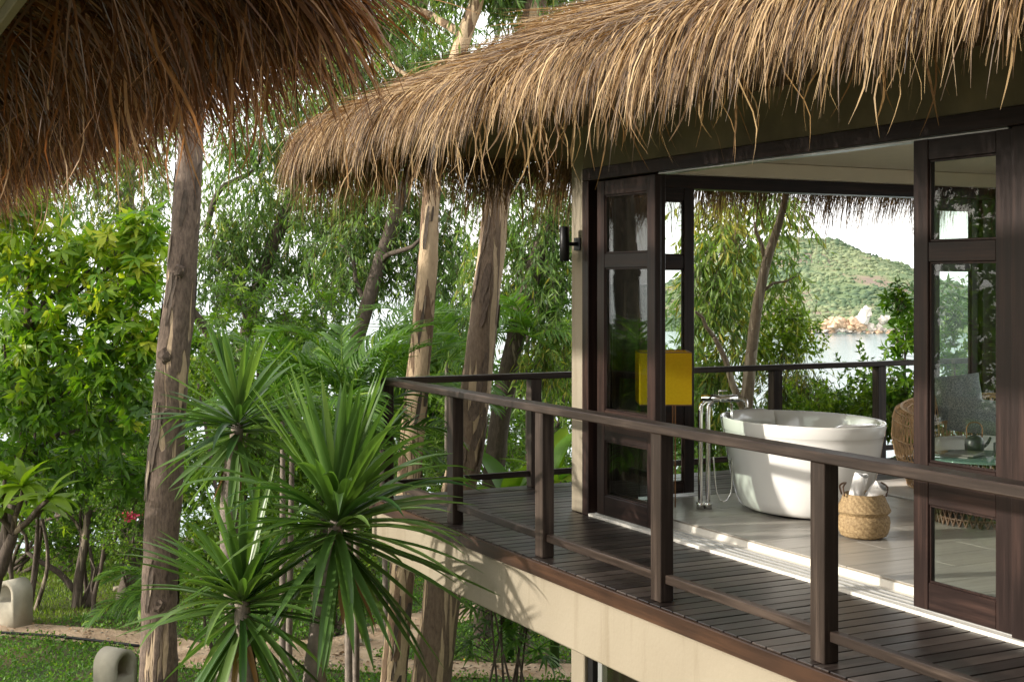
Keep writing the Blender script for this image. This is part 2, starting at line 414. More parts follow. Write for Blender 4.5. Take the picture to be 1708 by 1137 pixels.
tag(grid_obj('ground', -45, 75, -12, 70, 0.8, ground_z, ground_material()), kind='structure')

def sand_material():
    m, nd, lk, b = nmat('sandy_path')
    t = nd.new('ShaderNodeTexCoord'); n = nd.new('ShaderNodeTexNoise'); n.inputs['Scale'].default_value = 2.6; n.inputs['Detail'].default_value = 9; n.inputs['Roughness'].default_value = 0.65
    lk.new(t.outputs['Object'], n.inputs['Vector'])
    r = ramp(nd, [(0.3, (0.30, 0.195, 0.115)), (0.52, (0.45, 0.32, 0.21)), (0.75, (0.58, 0.45, 0.32))])
    lk.new(n.outputs[0], r.inputs[0]); lk.new(r.outputs[0], b.inputs['Base Color']); b.inputs['Roughness'].default_value = 0.95
    v = nd.new('ShaderNodeTexNoise'); v.inputs['Scale'].default_value = 25; v.inputs['Detail'].default_value = 6; lk.new(t.outputs['Object'], v.inputs['Vector'])
    bp = nd.new('ShaderNodeBump'); bp.inputs['Distance'].default_value = 0.03; lk.new(v.outputs[0], bp.inputs['Height']); lk.new(bp.outputs[0], b.inputs['Normal'])
    return m
M['sand'] = sand_material()
PATHS = []
def path_strip(name, ctr, width):
    pts = [on(px, py, GZ) for px, py in ctr]
    P, W = smooth_path(pts, width, 0.25)
    PATHS.append((P, W))
    V = []; T = []
    for i, p in enumerate(P):
        t = (P[min(i + 1, len(P) - 1)] - P[max(i - 1, 0)]); t.z = 0; t.normalize()
        n = Vector((-t.y, t.x, 0))
        for k in range(7):
            q = p + n * W[i] * (k / 3 - 1) * (1 + 0.18 * noise.noise(Vector((i * 0.4, k // 6 * 9, 3))))
            V.append((q.x, q.y, ground_z(q.x, q.y) + 0.018 + 0.02 * (1 - abs(k / 3 - 1))))
    for i in range(len(P) - 1):
        for k in range(6):
            a = i * 7 + k
            T += [(a, a + 1, a + 8), (a, a + 8, a + 7)]
    return tag(addobj(name, mesh_np(name, V, T, None, M['sand'], True)), kind='structure')
path_strip('path', [(-300, 1030), (-60, 1046), (100, 1053), (240, 1068), (330, 1098), (450, 1092), (560, 1086), (640, 1066), (720, 1036), (800, 1012)],
           [0.32, 0.32, 0.32, 0.36, 0.50, 0.62, 0.60, 0.55, 0.45, 0.4])
path_strip('path', [(545, 1104), (640, 1113), (760, 1117), (944, 1121), (1150, 1128)], [0.35, 0.33, 0.30, 0.32, 0.3])
def near_path(x, y, m=0.0):
    for P, W in PATHS:
        for p, w in zip(P, W):
            if (p.x - x) ** 2 + (p.y - y) ** 2 < (w + m) ** 2: return True
    return False

def sea_material():
    m, nd, lk, b = nmat('sea_water')
    b.inputs['Base Color'].default_value = (0.10, 0.16, 0.17, 1); b.inputs['Roughness'].default_value = 0.18
    t = nd.new('ShaderNodeTexCoord'); mp = nd.new('ShaderNodeMapping'); mp.inputs['Scale'].default_value = (0.30, 0.30, 1)
    lk.new(t.outputs['Object'], mp.inputs['Vector'])
    n = nd.new('ShaderNodeTexNoise'); n.inputs['Scale'].default_value = 1.0; n.inputs['Detail'].default_value = 6; n.inputs['Roughness'].default_value = 0.6
    lk.new(mp.outputs[0], n.inputs['Vector'])
    bp = nd.new('ShaderNodeBump'); bp.inputs['Strength'].default_value = 0.35; bp.inputs['Distance'].default_value = 0.5
    lk.new(n.outputs[0], bp.inputs['Height']); lk.new(bp.outputs[0], b.inputs['Normal'])
    return m
SEA = -20.0
V = []; T = []
RR = [30, 60, 120, 250, 500, 1000, 2500, 6000, 14000]; NA = 48
for i, r in enumerate(RR):
    for k in range(NA): V.append((r * math.cos(2 * math.pi * k / NA), r * math.sin(2 * math.pi * k / NA), SEA))
for i in range(len(RR) - 1):
    for k in range(NA):
        a, b_ = i * NA + k, i * NA + (k + 1) % NA
        T += [(a, a + NA, b_ + NA), (a, b_ + NA, b_)]
tag(addobj('sea', mesh_np('sea', V, T, None, sea_material())), kind='structure')

def lerp_tab(x, tab):
    if x <= tab[0][0]: return tab[0][1]
    for (a, fa), (b, fb) in zip(tab, tab[1:]):
        if x <= b:
            t = (x - a) / (b - a); t = t * t * (3 - 2 * t) * 0.4 + t * 0.6
            return fa + (fb - fa) * t
    return tab[-1][1]
RIDGE = [(40, -24), (90, -4), (140, 20), (178, 33), (205, 30), (231, 20), (250, 10), (266, 3), (300, -8), (360, -18), (420, -25)]
def cam_frame(X, D): return (X * CS + D * SN, -X * SN + D * CS)
def hill_z(X, D):
    zr = lerp_tab(X, RIDGE)
    t = (D - 592) / 290.0
    if t < 1: s_ = max(t, -0.2) ** 1 if t < 0 else (t ** 0.85)
    else: s_ = max(0.0, 1 - (t - 1) * 0.9)
    z = SEA - 1.0 + (zr - SEA) * s_
    z += 3.2 * noise.noise(Vector((X * 0.025, D * 0.02, 1))) * min(1, max(0, t * 2)) + 1.3 * noise.noise(Vector((X * 0.09, D * 0.08, 5))) * min(1, max(0, t * 3))
    return z
def hill_material():
    m, nd, lk, b = nmat('hillside')
    t = nd.new('ShaderNodeTexCoord'); n = nd.new('ShaderNodeTexNoise'); n.inputs['Scale'].default_value = 0.022; n.inputs['Detail'].default_value = 8; n.inputs['Roughness'].default_value = 0.62
    lk.new(t.outputs['Object'], n.inputs['Vector'])
    r = ramp(nd, [(0.35, (0.12, 0.17, 0.085)), (0.5, (0.18, 0.21, 0.11)), (0.56, (0.24, 0.20, 0.14)), (0.66, (0.22, 0.165, 0.14))])  # slopes coloured pale to stand in for distance haze
    lk.new(n.outputs[0], r.inputs[0]); lk.new(r.outputs[0], b.inputs['Base Color']); b.inputs['Roughness'].default_value = 1.0
    b.inputs['Specular IOR Level'].default_value = 0.1
    return m
V = []; T = []
xs = np.arange(20, 430, 5.0); ds = np.arange(570, 1100, 8.0)
for D in ds:
    for X in xs:
        x, y = cam_frame(X, D); V.append((x, y, hill_z(X, D)))
for j in range(len(ds) - 1):
    for i in range(len(xs) - 1):
        a = j * len(xs) + i
        T += [(a, a + 1, a + len(xs) + 1), (a, a + len(xs) + 1, a + len(xs))]
hill = tag(addobj('hill', mesh_np('hill', V, T, None, hill_material(), True)), kind='structure')
# scrub on the hillside: far too many bushes to count
ICO = None
def ico():
    global ICO
    if ICO is None:
        bm = bmesh.new(); bmesh.ops.create_icosphere(bm, subdivisions=1, radius=1)
        ICO = (np.array([v.co[:] for v in bm.verts], np.float32), np.array([[v.index for v in f.verts] for f in bm.faces], np.int32)); bm.free()
    return ICO
g = Geo(); iv, it = ico()
for i in range(24000):
    X = rnd.uniform(60, 330); D = rnd.uniform(608, 900)
    k = noise.noise(Vector((X * 0.03, D * 0.02, 9)))
    if (k < -0.30 and rnd.random() < 0.5) or (X > 205 and 720 < D < 870 and noise.noise(Vector((X * .05, D * .03, 2))) < 0.15 and rnd.random() < 0.62): continue
    x, y = cam_frame(X, D); z = hill_z(X, D)
    s_ = (0.35 + 1.5 * rnd.random() ** 4) * (1.25 if k > 0.1 else 0.85)
    v = iv * np.array([s_, s_, s_ * rnd.uniform(0.6, 0.95)]) * (1 + 0.35 * NP.standard_normal((len(iv), 1)).clip(-1, 1))
    g.add(v + np.array([x, y, z + s_ * 0.15]), it, np.clip(0.5 + 1.1 * noise.noise(Vector((X * 0.018, D * 0.013, 21))) + rnd.uniform(-0.35, 0.35), 0, 1))
M['scrub'] = leafmat('hill_scrub', [(0.0, (0.070, 0.115, 0.065)), (0.6, (0.125, 0.180, 0.095)), (1.0, (0.22, 0.26, 0.14))], 0.15, 0.9)  # scrub greens lightened in place of haze
tag(g.obj('scrub', M['scrub'], hill, True), 'low green scrub covering the island hillside', kind='stuff')
M['rock_warm'] = plain('warm_rock', (0.58, 0.40, 0.26), 0.9, var=0.4, scale=0.25)
M['rock_pale'] = plain('pale_rock', (0.62, 0.55, 0.47), 0.9, var=0.3, scale=0.25)
M['rock_grey'] = plain('grey_rock', (0.34, 0.29, 0.24), 0.9, var=0.4, scale=0.25)
def rock_mesh(name, seed, mat):
    bm = bmesh.new(); bmesh.ops.create_icosphere(bm, subdivisions=2, radius=1)
    for v in bm.verts:
        k = 1 + 0.55 * noise.noise(v.co * 1.3 + Vector((seed * 7, 0, 0))) + 0.25 * noise.noise(v.co * 3.1 + Vector((0, seed * 5, 0)))
        v.co *= k
    me = bpy.data.meshes.new(name); bm.to_mesh(me); bm.free(); me.materials.append(mat)
    return me
RK = [rock_mesh('rock', i, M[('rock_warm', 'rock_warm', 'rock_pale', 'rock_grey')[i % 4]]) for i in range(8)]
def hill_rock(px, py, size, kind, sq=0.7):
    D = (EYE - SEA) * FPX / (py - 471.0)
    D = 586.0; X = (px - 854) / FPX * D
    x, y = cam_frame(X, D); z = EYE - (py - 471) * D / FPX
    o = addobj('rock', RK[kind], hill, (x, y, z), (rnd.uniform(-.3, .3), rnd.uniform(-.3, .3), rnd.uniform(0, 6.3)))
    o.scale = (size, size * rnd.uniform(.7, 1.1), size * sq)
for i in range(34):       # the low shore ledge
    hill_rock(1352 + i * 5.0 + rnd.uniform(-3, 3), 552 + rnd.uniform(-3, 3), rnd.uniform(1.1, 2.0), rnd.choice((3, 7, 2, 6, 1)), 0.6)
for i in range(30):       # warm outcrop
    px = rnd.uniform(1368, 1442); hill_rock(px, 546 - rnd.uniform(0, 17) * (1 - abs(px - 1405) / 45), rnd.uniform(1.3, 2.9), rnd.choice((0, 1, 4, 5)), 0.75)
for px, py, s_ in ((1440, 528, 3.2), (1446, 521, 2.4), (1436, 534, 2.6), (1472, 534, 1.8), (1480, 532, 1.5), (1452, 545, 1.7), (1466, 545, 1.4)):
    hill_rock(px, py, s_, rnd.choice((2, 6)), 1.15)

# ------------------------------------------------------------------ the pavilion
WX = 5.36            # front wall plane
EX, EY = 4.20, 10.75  # deck edges
pav = tag(empty('pavilion', (5.36, 9.39, GZ)), 'raised beige pavilion with shaggy thatched roof, dark doors and timber deck', 'pavilion')
deck = bx('deck', EX + 0.16, 13.0, 1.2, EY - 0.16, -0.30, -0.045, M['dark'], pav, 0)
PITCH, GAP = 0.118, 0.009
short = box_mesh('deck_board', WX - 0.02 - EX, PITCH - GAP, 0.03, M['deck'], 0.003)
long_ = box_mesh('deck_board', 13.0 - EX, PITCH - GAP, 0.03, M['deck'], 0.003)
y = EY - PITCH / 2
while y > 1.4:
    L_ = y > 9.33
    me, x0, x1 = (long_, EX, 13.0) if L_ else (short, EX, WX - 0.02)
    o = addobj('deck_board', me, deck, ((x0 + x1) / 2, y, -0.015 + rnd.uniform(-0.0012, 0.0012)))
    y -= PITCH
bx('fascia_board', EX - 0.028, EX - 0.002, 1.2, EY + 0.026, -0.098, -0.006, M['fascia'], pav, 0.004)
bx('fascia_board', EX, 13.0, EY + 0.002, EY + 0.026, -0.098, -0.006, M['rail_x'], pav, 0.004)
bx('edge_beam', EX - 0.012, EX + 0.13, 1.2, EY, -0.474, -0.100, M['beige'], pav, 0.012)
bx('edge_beam', EX + 0.132, 13.0, EY - 0.14, EY - 0.002, -0.474, -0.100, M['beige'], pav, 0.012)
bx('deck_soffit', EX + 0.13, 13.0, 1.2, EY - 0.142, -0.40, -0.32, M['beige'], pav, 0)

# railing: a thing of its own
rail = tag(empty('deck_railing', (4.29, EY - 0.05, 0)), 'dark brown timber railing round the edge of the raised deck', 'railing')
R0, R1 = 4.245, 4.345
bx('top_rail', R0 - 0.01, R1 + 0.01, 1.3, EY - 0.02, 0.948, 1.0, M['rail_y'], rail, 0.006)
bx('top_rail', R1 + 0.012, 13.0, EY - 0.13, EY - 0.02, 0.948, 1.0, M['rail_x'], rail, 0.006)
posts = [10.62, 9.25, 7.85, 6.455, 5.06, 3.66, 2.26]
for i, py in enumerate(posts):
    bx('post', R0 + 0.004, R1 - 0.008, py, py + 0.105, 0.0, 0.947, M['rail_z'], rail, 0.004)
for a_, b_ in zip(posts[1:], posts):
    bx('lower_rail', R0 + 0.032, R1 - 0.022, a_ + 0.106, b_ - 0.001, 0.105, 0.155, M['rail_y'], rail, 0.004)
fx = [R0 + 0.004, 5.64, 7.0, 8.30, 9.62, 10.95, 12.2]
for i, px_ in enumerate(fx):
    if i: bx('post', px_, px_ + 0.105, EY - 0.125, EY - 0.03, 0.0, 0.947, M['rail_z'], rail, 0.004)
for a_, b_ in zip(fx, fx[1:]):
    bx('lower_rail', a_ + 0.106, b_ - 0.001, EY - 0.10, EY - 0.055, 0.09, 0.14, M['rail_x'], rail, 0.004)

# walls and frames
bx('corner_column', WX, WX + 0.19, 9.23, 9.42, 0.0, 3.02, M['beige'], pav, 0.006)
bx('door_jamb', WX + 0.192, WX + 0.50, 9.22, 9.37, 0.0, 2.70, M['door_z'], pav, 0.004)
bx('wall', WX + 0.192, WX + 0.501, 9.24, 9.385, 2.701, 3.02, M['beige'], pav, 0.004)
bx('wall', WX, WX + 0.16, 1.2, 9.229, 2.682, 3.02, M['stained_shaded'], pav, 0.004)
bx('wall', WX + 0.502, 10.2, 9.24, 9.385, 2.70, 3.02, M['beige'], pav, 0.004)
bx('lintel', WX - 0.015, WX + 0.17, 1.2, 9.228, 2.585, 2.68, M['door_y'], pav, 0.004)
bx('door_jamb', WX - 0.015, WX + 0.17, 9.135, 9.228, 0.0, 2.584, M['door_z'], pav, 0.004)
bx('header_beam', WX + 0.505, 10.2, 9.20, 9.37, 2.56, 2.665, M['door_x'], pav, 0.004)
bx('cornice', WX + 0.172, 10.2, 9.10, 9.199, 2.667, 2.785, M['ceiling'], pav, 0.003)
bx('cornice', WX + 0.172, WX + 0.27, 1.2, 9.09, 2.667, 2.785, M['ceiling'], pav, 0.003)
bx('ceiling', WX + 0.165, 10.2, 1.2, 9.235, 2.79, 2.86, M['ceiling'], pav, 0)
bx('door_jamb', 9.58, 9.70, 9.20, 9.37, 0.07, 2.559, M['door_z'], pav, 0.004)
bx('wall', 9.702, 10.2, 9.22, 9.38, 0.07, 2.56, M['dark'], pav, 0)
bx('wall', 10.2, 10.35, 1.2, 9.39, 2.60, 3.02, M['beige'], pav, 0)
for yy in (9.26, 7.3, 4.9, 2.5): bx('back_post', 10.21, 10.33, yy, yy + 0.12, 0.0, 2.598, M['door_z'], pav, 0.004)
bx('track', WX + 0.02, WX + 0.10, 5.0, 8.2, 2.572, 2.583, M['aluminium'], pav, 0.001)
# floor: raised slab with pale threshold, wood-look tiles laid on it
bx('floor_slab', WX + 0.24, 10.2, 1.2, 9.2, -0.04, 0.060, M['sill'], pav, 0.003)
bx('threshold', WX - 0.016, WX + 0.238, 1.2, 9.13, -0.03, 0.018, M['sill'], pav, 0.002)
for k in range(3):
    bx('door_track', WX + 0.03 + 0.06 * k, WX + 0.045 + 0.06 * k, 1.2, 9.1, 0.0185, 0.026, M['aluminium'], pav, 0.001)
fl = bx('floor', WX + 0.25, 10.19, 1.21, 9.19, 0.0605, 0.064, M['stone'], pav, 0)
tile = box_mesh('floor_tile', 1.196, 0.296, 0.008, M['tile'], 0.0015)
j = 0
y = 9.18 - 0.15
while y > 3.5:
    x = WX + 0.252 - (0.0 if j % 2 == 0 else 0.6)
    while x < 10.1:
        if x < WX + 0.2: bx('floor_tile', x + 0.6, x + 1.196, y - 0.148, y + 0.148, 0.0645, 0.0725, M['tile'], fl, 0.0015)
        elif x + 1.2 < 10.19: addobj('floor_tile', tile, fl, (x + 0.598, y, 0.0685))
        else: bx('floor_tile', x, 10.188, y - 0.148, y + 0.148, 0.0645, 0.0725, M['tile'], fl, 0.0015)
        x += 1.2
    y -= 0.3; j += 1
# lower storey under the deck
bx('corner_column', WX, WX + 0.35, 9.22, 9.43, GZ - 0.3, -0.476, M['beige'], pav, 0.008)
bx('wall', 6.2, 6.35, 1.2, 9.2, GZ - 0.3, -0.476, M['beige'], pav, 0)
bx('wall', WX + 0.355, 9.0, 9.26, 9.40, GZ - 0.3, -0.476, M['beige'], pav, 0)
ld = bx('window_frame', WX + 0.03, WX + 0.10, 9.14, 9.219, GZ - 0.2, -0.476, M['metal_black'], pav, 0.002)
bx('window_frame', WX + 0.04, WX + 0.09, 9.02, 9.08, GZ - 0.2, -0.476, M['aluminium'], pav, 0.002)
bx('pane', WX + 0.05, WX + 0.056, 7.9, 9.02, GZ - 0.2, -0.476, M['glass'], pav, 0)
bx('pane', WX + 0.06, WX + 0.066, 6.7, 7.89, GZ - 0.2, -0.476, M['glass'], pav, 0)

# sliding doors: frame members and three panes each
def sliding_door(label, x, y0, y1, parent=pav, z0=0.03, st=0.105, handle=False, axis='y', th=0.055):
    d = empty('sliding_door', (x, y0, z0) if axis == 'y' else (y0, x, z0)); par(d, parent); d['label'] = label
    W2 = 'door_y' if axis == 'y' else 'door_x'
    def b(n, a0, a1, q0, q1, m, t0=0.0, t1=th, bev=0.004):
        if axis == 'y': return bx(n, x + t0, x + t1, a0, a1, q0, q1, m, d, bev)
        return bx(n, a0, a1, x + t0, x + t1, q0, q1, m, d, bev)
    b('stile', y0, y0 + st, z0, 2.575, M['door_z']); b('stile', y1 - st, y1, z0, 2.575, M['door_z'])
    for q0, q1 in ((z0, 0.18), (0.60, 0.83), (1.91, 2.02), (2.46, 2.574)):
        b('cross_rail', y0 + st + 0.0005, y1 - st - 0.0005, q0, q1, M[W2], 0.003, th - 0.003)
    for q0, q1 in ((0.18, 0.60), (0.83, 1.91), (2.02, 2.46)):
        p = b('pane', y0 + st - 0.006, y1 - st + 0.006, q0 - 0.005, q1 + 0.005, M['glass'], th * 0.45, th * 0.45 + 0.006, 0)
        for aa, bb, c0, c1 in ((y0 + st, y1 - st, q0, q0 + 0.012), (y0 + st, y1 - st, q1 - 0.012, q1), (y0 + st, y0 + st + 0.012, q0 + 0.0125, q1 - 0.0125), (y1 - st - 0.012, y1 - st, q0 + 0.0125, q1 - 0.0125)):
            f = b('bead', aa + 0.0005, bb - 0.0005, c0, c1, M['door_z'], 0.012, th * 0.44, 0.002)
            mw = world_of(f); f.parent = p; f.matrix_parent_inverse = world_of(p).inverted(); f.matrix_basis = mw
    if handle:
        hb = b('handle', y0 + st + 0.03, y1 - st - 0.03, 0.775, 0.792, M['aluminium'], -0.03, -0.012, 0.003)
    return d
sliding_door('narrow dark door panel beside the beige corner column', WX + 0.012, 8.235, 9.045)
sliding_door('door panel stacked behind the narrow one', WX + 0.092, 8.30, 9.10)
sliding_door('dark sliding door with a rail handle in front of the rattan seat', WX + 0.012, 4.965, 5.66, handle=True, st=0.11)
bx('door_jamb', WX + 0.0, WX + 0.16, 4.62, 4.962, 0.02, 2.583, M['door_z'], pav, 0.004)
sliding_door('dark sliding door nearest the camera', WX + 0.012, 3.7, 4.61)
sliding_door('narrow door panel in the end wall behind the lamp', 9.24, 5.88, 6.41, z0=0.09, st=0.10, axis='x', th=0.05)
sliding_door('end wall panel behind the rattan seat', 9.24, 9.0, 9.57, z0=0.09, st=0.09, axis='x', th=0.05)
# pale curtain gathered in the room corner
cur = Geo(); V = []; T = []
for i in range(41):
    yy = 8.95 + 0.20 * i / 40; xx = 9.90 + 0.045 * math.sin(i * 1.15) + 0.01 * math.sin(i * 2.7)
    V += [(xx, yy, 0.09), (xx + 0.01 * math.sin(i), yy, 2.70)]
for i in range(40): T += [(2 * i, 2 * i + 2, 2 * i + 3), (2 * i, 2 * i + 3, 2 * i + 1)]
cu = addobj('curtain', mesh_np('curtain', V, T, None, plain('curtain_cloth', (0.45, 0.38, 0.26), 0.9, var=0.1), True))
tag(cu, 'beige curtain gathered in the room corner behind the rattan seat', 'curtain')

# wall lamp on the column
wl_ = tag(empty('wall_lamp', (WX, 9.31, 2.1)), 'black cylinder wall lamp on the beige corner column', 'lamp')
o = addobj('cylinder', lathe_mesh('cylinder', [(0.0, -0.135), (0.034, -0.135), (0.038, -0.131), (0.038, 0.131), (0.034, 0.135), (0.030, 0.12), (0.0, 0.12)], 24, M['metal_black']), wl_, (WX - 0.125, 9.31, 2.10))
bx('bracket', WX - 0.09, WX - 0.018, 9.295, 9.325, 2.085, 2.115, M['metal_black'], wl_, 0.003)
bx('back_plate', WX - 0.018, WX - 0.001, 9.265, 9.355, 2.05, 2.15, M['metal_black'], wl_, 0.004)

# ------------------------------------------------------------------ thatch
def strips(P, Wd, side, R):
    """P (N,K,3) centre lines, Wd (N,) widths, side (N,3) -> strip mesh arrays, pointed at the end"""
    N, K, _ = P.shape
    taper = np.interp(np.linspace(0, 1, K), [0, 0.2, 0.7, 1], [0.6, 1.0, 0.75, 0.12])
    off = side[:, None, :] * (Wd[:, None] * taper[None, :] * 0.5)[:, :, None]
    V = np.stack([P - off, P + off], axis=2).reshape(N, K * 2, 3)
    q = []
    for k in range(K - 1):
        a = 2 * k; q += [(a, a + 1, a + 3), (a, a + 3, a + 2)]
    q = np.array(q, np.int32)
    T = (q[None] + (np.arange(N) * K * 2)[:, None, None]).reshape(-1, 3)
    return V.reshape(-1, 3), T, np.repeat(R, K * 2)
def blade_paths(start, d0, nrm, L, lift, grav, K=6, edge=None, curl_k=0.055):
    """blades lie on the slope along d0, lift off along nrm and bend down with gravity"""
    N = len(start); P = np.zeros((N, K, 3)); P[:, 0] = start
    d = unit(d0 + nrm * lift[:, None]); st = L / (K - 1); curl = NP.normal(0, curl_k, (N, 3)) * np.array([1, 1, 0.5])
    for k in range(1, K):
        P[:, k] = P[:, k - 1] + d * st[:, None]
        g_ = grav[:, None] * (k / (K - 1))
        if edge is not None:                       # past the eave nothing carries the blade
            g_ = g_ + 0.62 * edge(P[:, k])[:, None]
        d = unit(d + np.array([0, 0, -1.0]) * g_ + curl)
    return P
def thatch_slope(o_, e_dir, up_dir, length, rise, n, rngs, rmat, base_r=(0.1, 0.95), wid=(0.004, 0.0115), Lr=(0.38, 0.95), hip=None, K=6, hang=0.66):
    """o_: eave origin; e_dir along the eave; up_dir horizontal up-slope; rise per metre"""
    e = np.array(e_dir); u = unit(np.array([up_dir[0], up_dir[1], rise], float)); nrm = unit(np.cross(e, u)); nrm = nrm if nrm[2] > 0 else -nrm
    a = NP.uniform(0, length, n); s_ = rngs(n)
    row = NP.uniform(0, 1, n) < 0.55; s_ = np.where(row, np.maximum(0, np.round(s_ / 0.30) * 0.30 + NP.normal(0, 0.03, n)), s_)
    if hip is not None:
        keep = hip(a, s_ * math.hypot(1, 0) / math.hypot(1, rise)); a, s_ = a[keep], s_[keep]; n = len(a)
    start = np.array(o_)[None] + a[:, None] * e[None] + s_[:, None] * u[None] + nrm[None] * NP.uniform(-0.05, 0.03, n)[:, None]
    # combing direction wanders slowly along the eave
    wander = 0.22 * np.sin(a * 1.7 + s_ * 2.1) + 0.16 * np.sin(a * 4.3 + 1.0)
    lat = NP.normal(0, 0.30, n) + wander * 0.7 + np.where(NP.uniform(0, 1, n) < 0.12, NP.normal(0, 0.5, n), 0)
    d0 = unit(-u[None] + e[None] * lat[:, None])
    L = Lr[0] + (Lr[1] - Lr[0]) * NP.uniform(0, 1, n) ** 1.8; L = np.minimum(L, s_ + hang * NP.uniform(0.45, 1.0, n)); L = L * (1 + 0.20 * np.sin(a * 2.9 + 1) * np.sin(a * 1.3) + 0.12 * np.sin(a * 7.3)); lift = np.abs(NP.normal(0.04, 0.12, n)); grav = NP.uniform(0.02, 0.10, n)
    o3 = np.array(o_)
    edge = lambda p: (((p - o3[None]) @ np.array([up_dir[0], up_dir[1], 0.0])) < 0.03).astype(float)
    P = blade_paths(start, d0, nrm[None], L, lift, grav, K, edge)
    side = unit(np.cross(unit(P[:, -1] - P[:, 0]), nrm[None] + NP.normal(0, 0.55, (n, 3))))
    R = base_r[0] + (base_r[1] - base_r[0]) * NP.beta(0.75, 0.75, n); R = np.clip(R + 0.14 * np.sin(a * 2.3 + s_ * 3) * np.sin(a * 0.9 - s_ * 2), 0, 1)
    return strips(P, NP.uniform(*wid, n), side, R)
AX, AY, AZ, RISE = 4.06, 12.05, 3.20, 0.50       # eave corner on the upper surface
def roof_base():
    """solid thatch body: two slopes meeting at the hip, rounded eave, flat underside"""
    V = []; T = []
    def quad(a, b, c, d):
        n = len(V); V.extend([a, b, c, d]); T.extend([(n, n + 1, n + 2), (n, n + 2, n + 3)])
    X1, Y1 = 8.4, -2.4
    h = X1 - AX
    A = (AX, AY, AZ - 0.03); B = (AX + h, AY - h, AZ - 0.03 + RISE * h); C_ = (AX, Y1, AZ - 0.03); D_ = (AX + h, Y1, AZ - 0.03 + RISE * h)
    E_ = (13.5, AY, AZ - 0.03); F_ = (13.5, AY - h, AZ - 0.03 + RISE * h)
    quad(C_, A, B, D_); quad(A, E_, F_, B)
    lo = AZ - 0.18
    A2 = (AX + 0.05, AY - 0.05, lo); C2 = (AX + 0.05, Y1, lo); E2 = (13.5, AY - 0.05, lo)
    quad(C2, A2, A, C_); quad(A2, E2, E_, A)
    quad(C2, (WX, Y1, lo), (WX, AY - 0.05, lo), A2); quad((WX, 9.39, lo), (13.5, 9.39, lo), E2, (WX, AY - 0.05, lo))
    return mesh_np('roof', V, T, None, M['straw_base'])
roof = addobj('roof', roof_base(), pav)
g = Geo()
hipf = lambda a, s_: True
big = lambda n: NP.uniform(-0.02, 1, n) ** 1.0 * 4.4
# front slope: eave runs along -Y from the corner
g.add(*thatch_slope((AX, AY, AZ), (0, -1, 0), (1, 0), 11.2, RISE, 38000, lambda n: NP.uniform(0.0, 3.6, n), None, hip=lambda a, s_: a > s_ - 0.25))
g.add(*thatch_slope((AX, AY, AZ - 0.05), (0, -1, 0), (1, 0), 11.2, RISE, 5200, lambda n: NP.uniform(0.0, 0.30, n), None, base_r=(0.05, 0.95), Lr=(0.28, 0.90)))
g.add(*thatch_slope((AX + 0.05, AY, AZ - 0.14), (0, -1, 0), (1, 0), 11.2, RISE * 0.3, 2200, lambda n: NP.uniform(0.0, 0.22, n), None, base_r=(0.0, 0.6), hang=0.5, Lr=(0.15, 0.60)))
g.add(*thatch_slope((AX, 6.4, AZ - 0.03), (0, -1, 0), (1, 0), 5.4, RISE, 4200, lambda n: NP.uniform(0.0, 0.35, n), None, base_r=(0.1, 1.0), hang=0.80, Lr=(0.35, 1.1)))
# end slope
g.add(*thatch_slope((AX, AY, AZ), (1, 0, 0), (0, -1), 8.8, RISE, 9000, lambda n: NP.uniform(0.0, 1.6, n), None, hip=lambda a, s_: a > s_ - 0.25))
g.add(*thatch_slope((AX, AY, AZ - 0.05), (1, 0, 0), (0, -1), 8.8, RISE, 6500, lambda n: NP.uniform(0.0, 0.30, n), None, base_r=(0.10, 0.9), hang=1.15, Lr=(0.40, 1.5)))
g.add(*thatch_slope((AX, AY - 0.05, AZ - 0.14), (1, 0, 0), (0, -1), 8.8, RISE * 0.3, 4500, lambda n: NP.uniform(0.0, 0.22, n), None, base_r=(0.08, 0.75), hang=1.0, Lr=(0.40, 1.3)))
# rounded corner: blades fanning from the hip foot
n = 3500
ang = NP.uniform(math.pi * 0.5, math.pi, n); s_ = NP.uniform(0, 0.7, n)
rad = np.stack([np.cos(ang), np.sin(ang), np.zeros(n)], 1)
start = np.array([AX + 0.12, AY - 0.12, AZ + 0.02])[None] + np.array([1, -1, RISE])[None] * s_[:, None] + rad * NP.uniform(-0.12, 0.04, n)[:, None]
d0 = unit(rad + np.array([0, 0, -RISE * 0.8])[None] + NP.normal(0, 0.12, (n, 3)))
P = blade_paths(start, d0, np.array([[0, 0, 1.0]]), NP.uniform(0.4, 0.95, n), np.abs(NP.normal(0.02, 0.06, n)), NP.uniform(0.25, 0.55, n), 6,
                lambda p: ((p[:, 0] < AX + 0.05) | (p[:, 1] > AY - 0.05)).astype(float) * 0.8)
g.add(*strips(P, NP.uniform(0.006, 0.013, n), unit(np.cross(d0, np.array([0, 0, 1.0])[None] + NP.normal(0, .5, (n, 3)))), np.clip(NP.uniform(0.1, 0.95, n), 0, 1)))
tag(g.obj('thatch', M['straw'], roof), 'dense sunlit straw thatch', kind='stuff')
# ridge cap along the hip: a rough dark roll
hp = [(AX + 0.1 + t, AY - 0.1 - t, AZ + 0.04 + RISE * t + 0.02 * math.sin(t * 9)) for t in np.linspace(0.25, 4.3, 26)]
tube('hip_roll', hp, 0.035, M['straw_base'], roof, 7, None, 0.5)

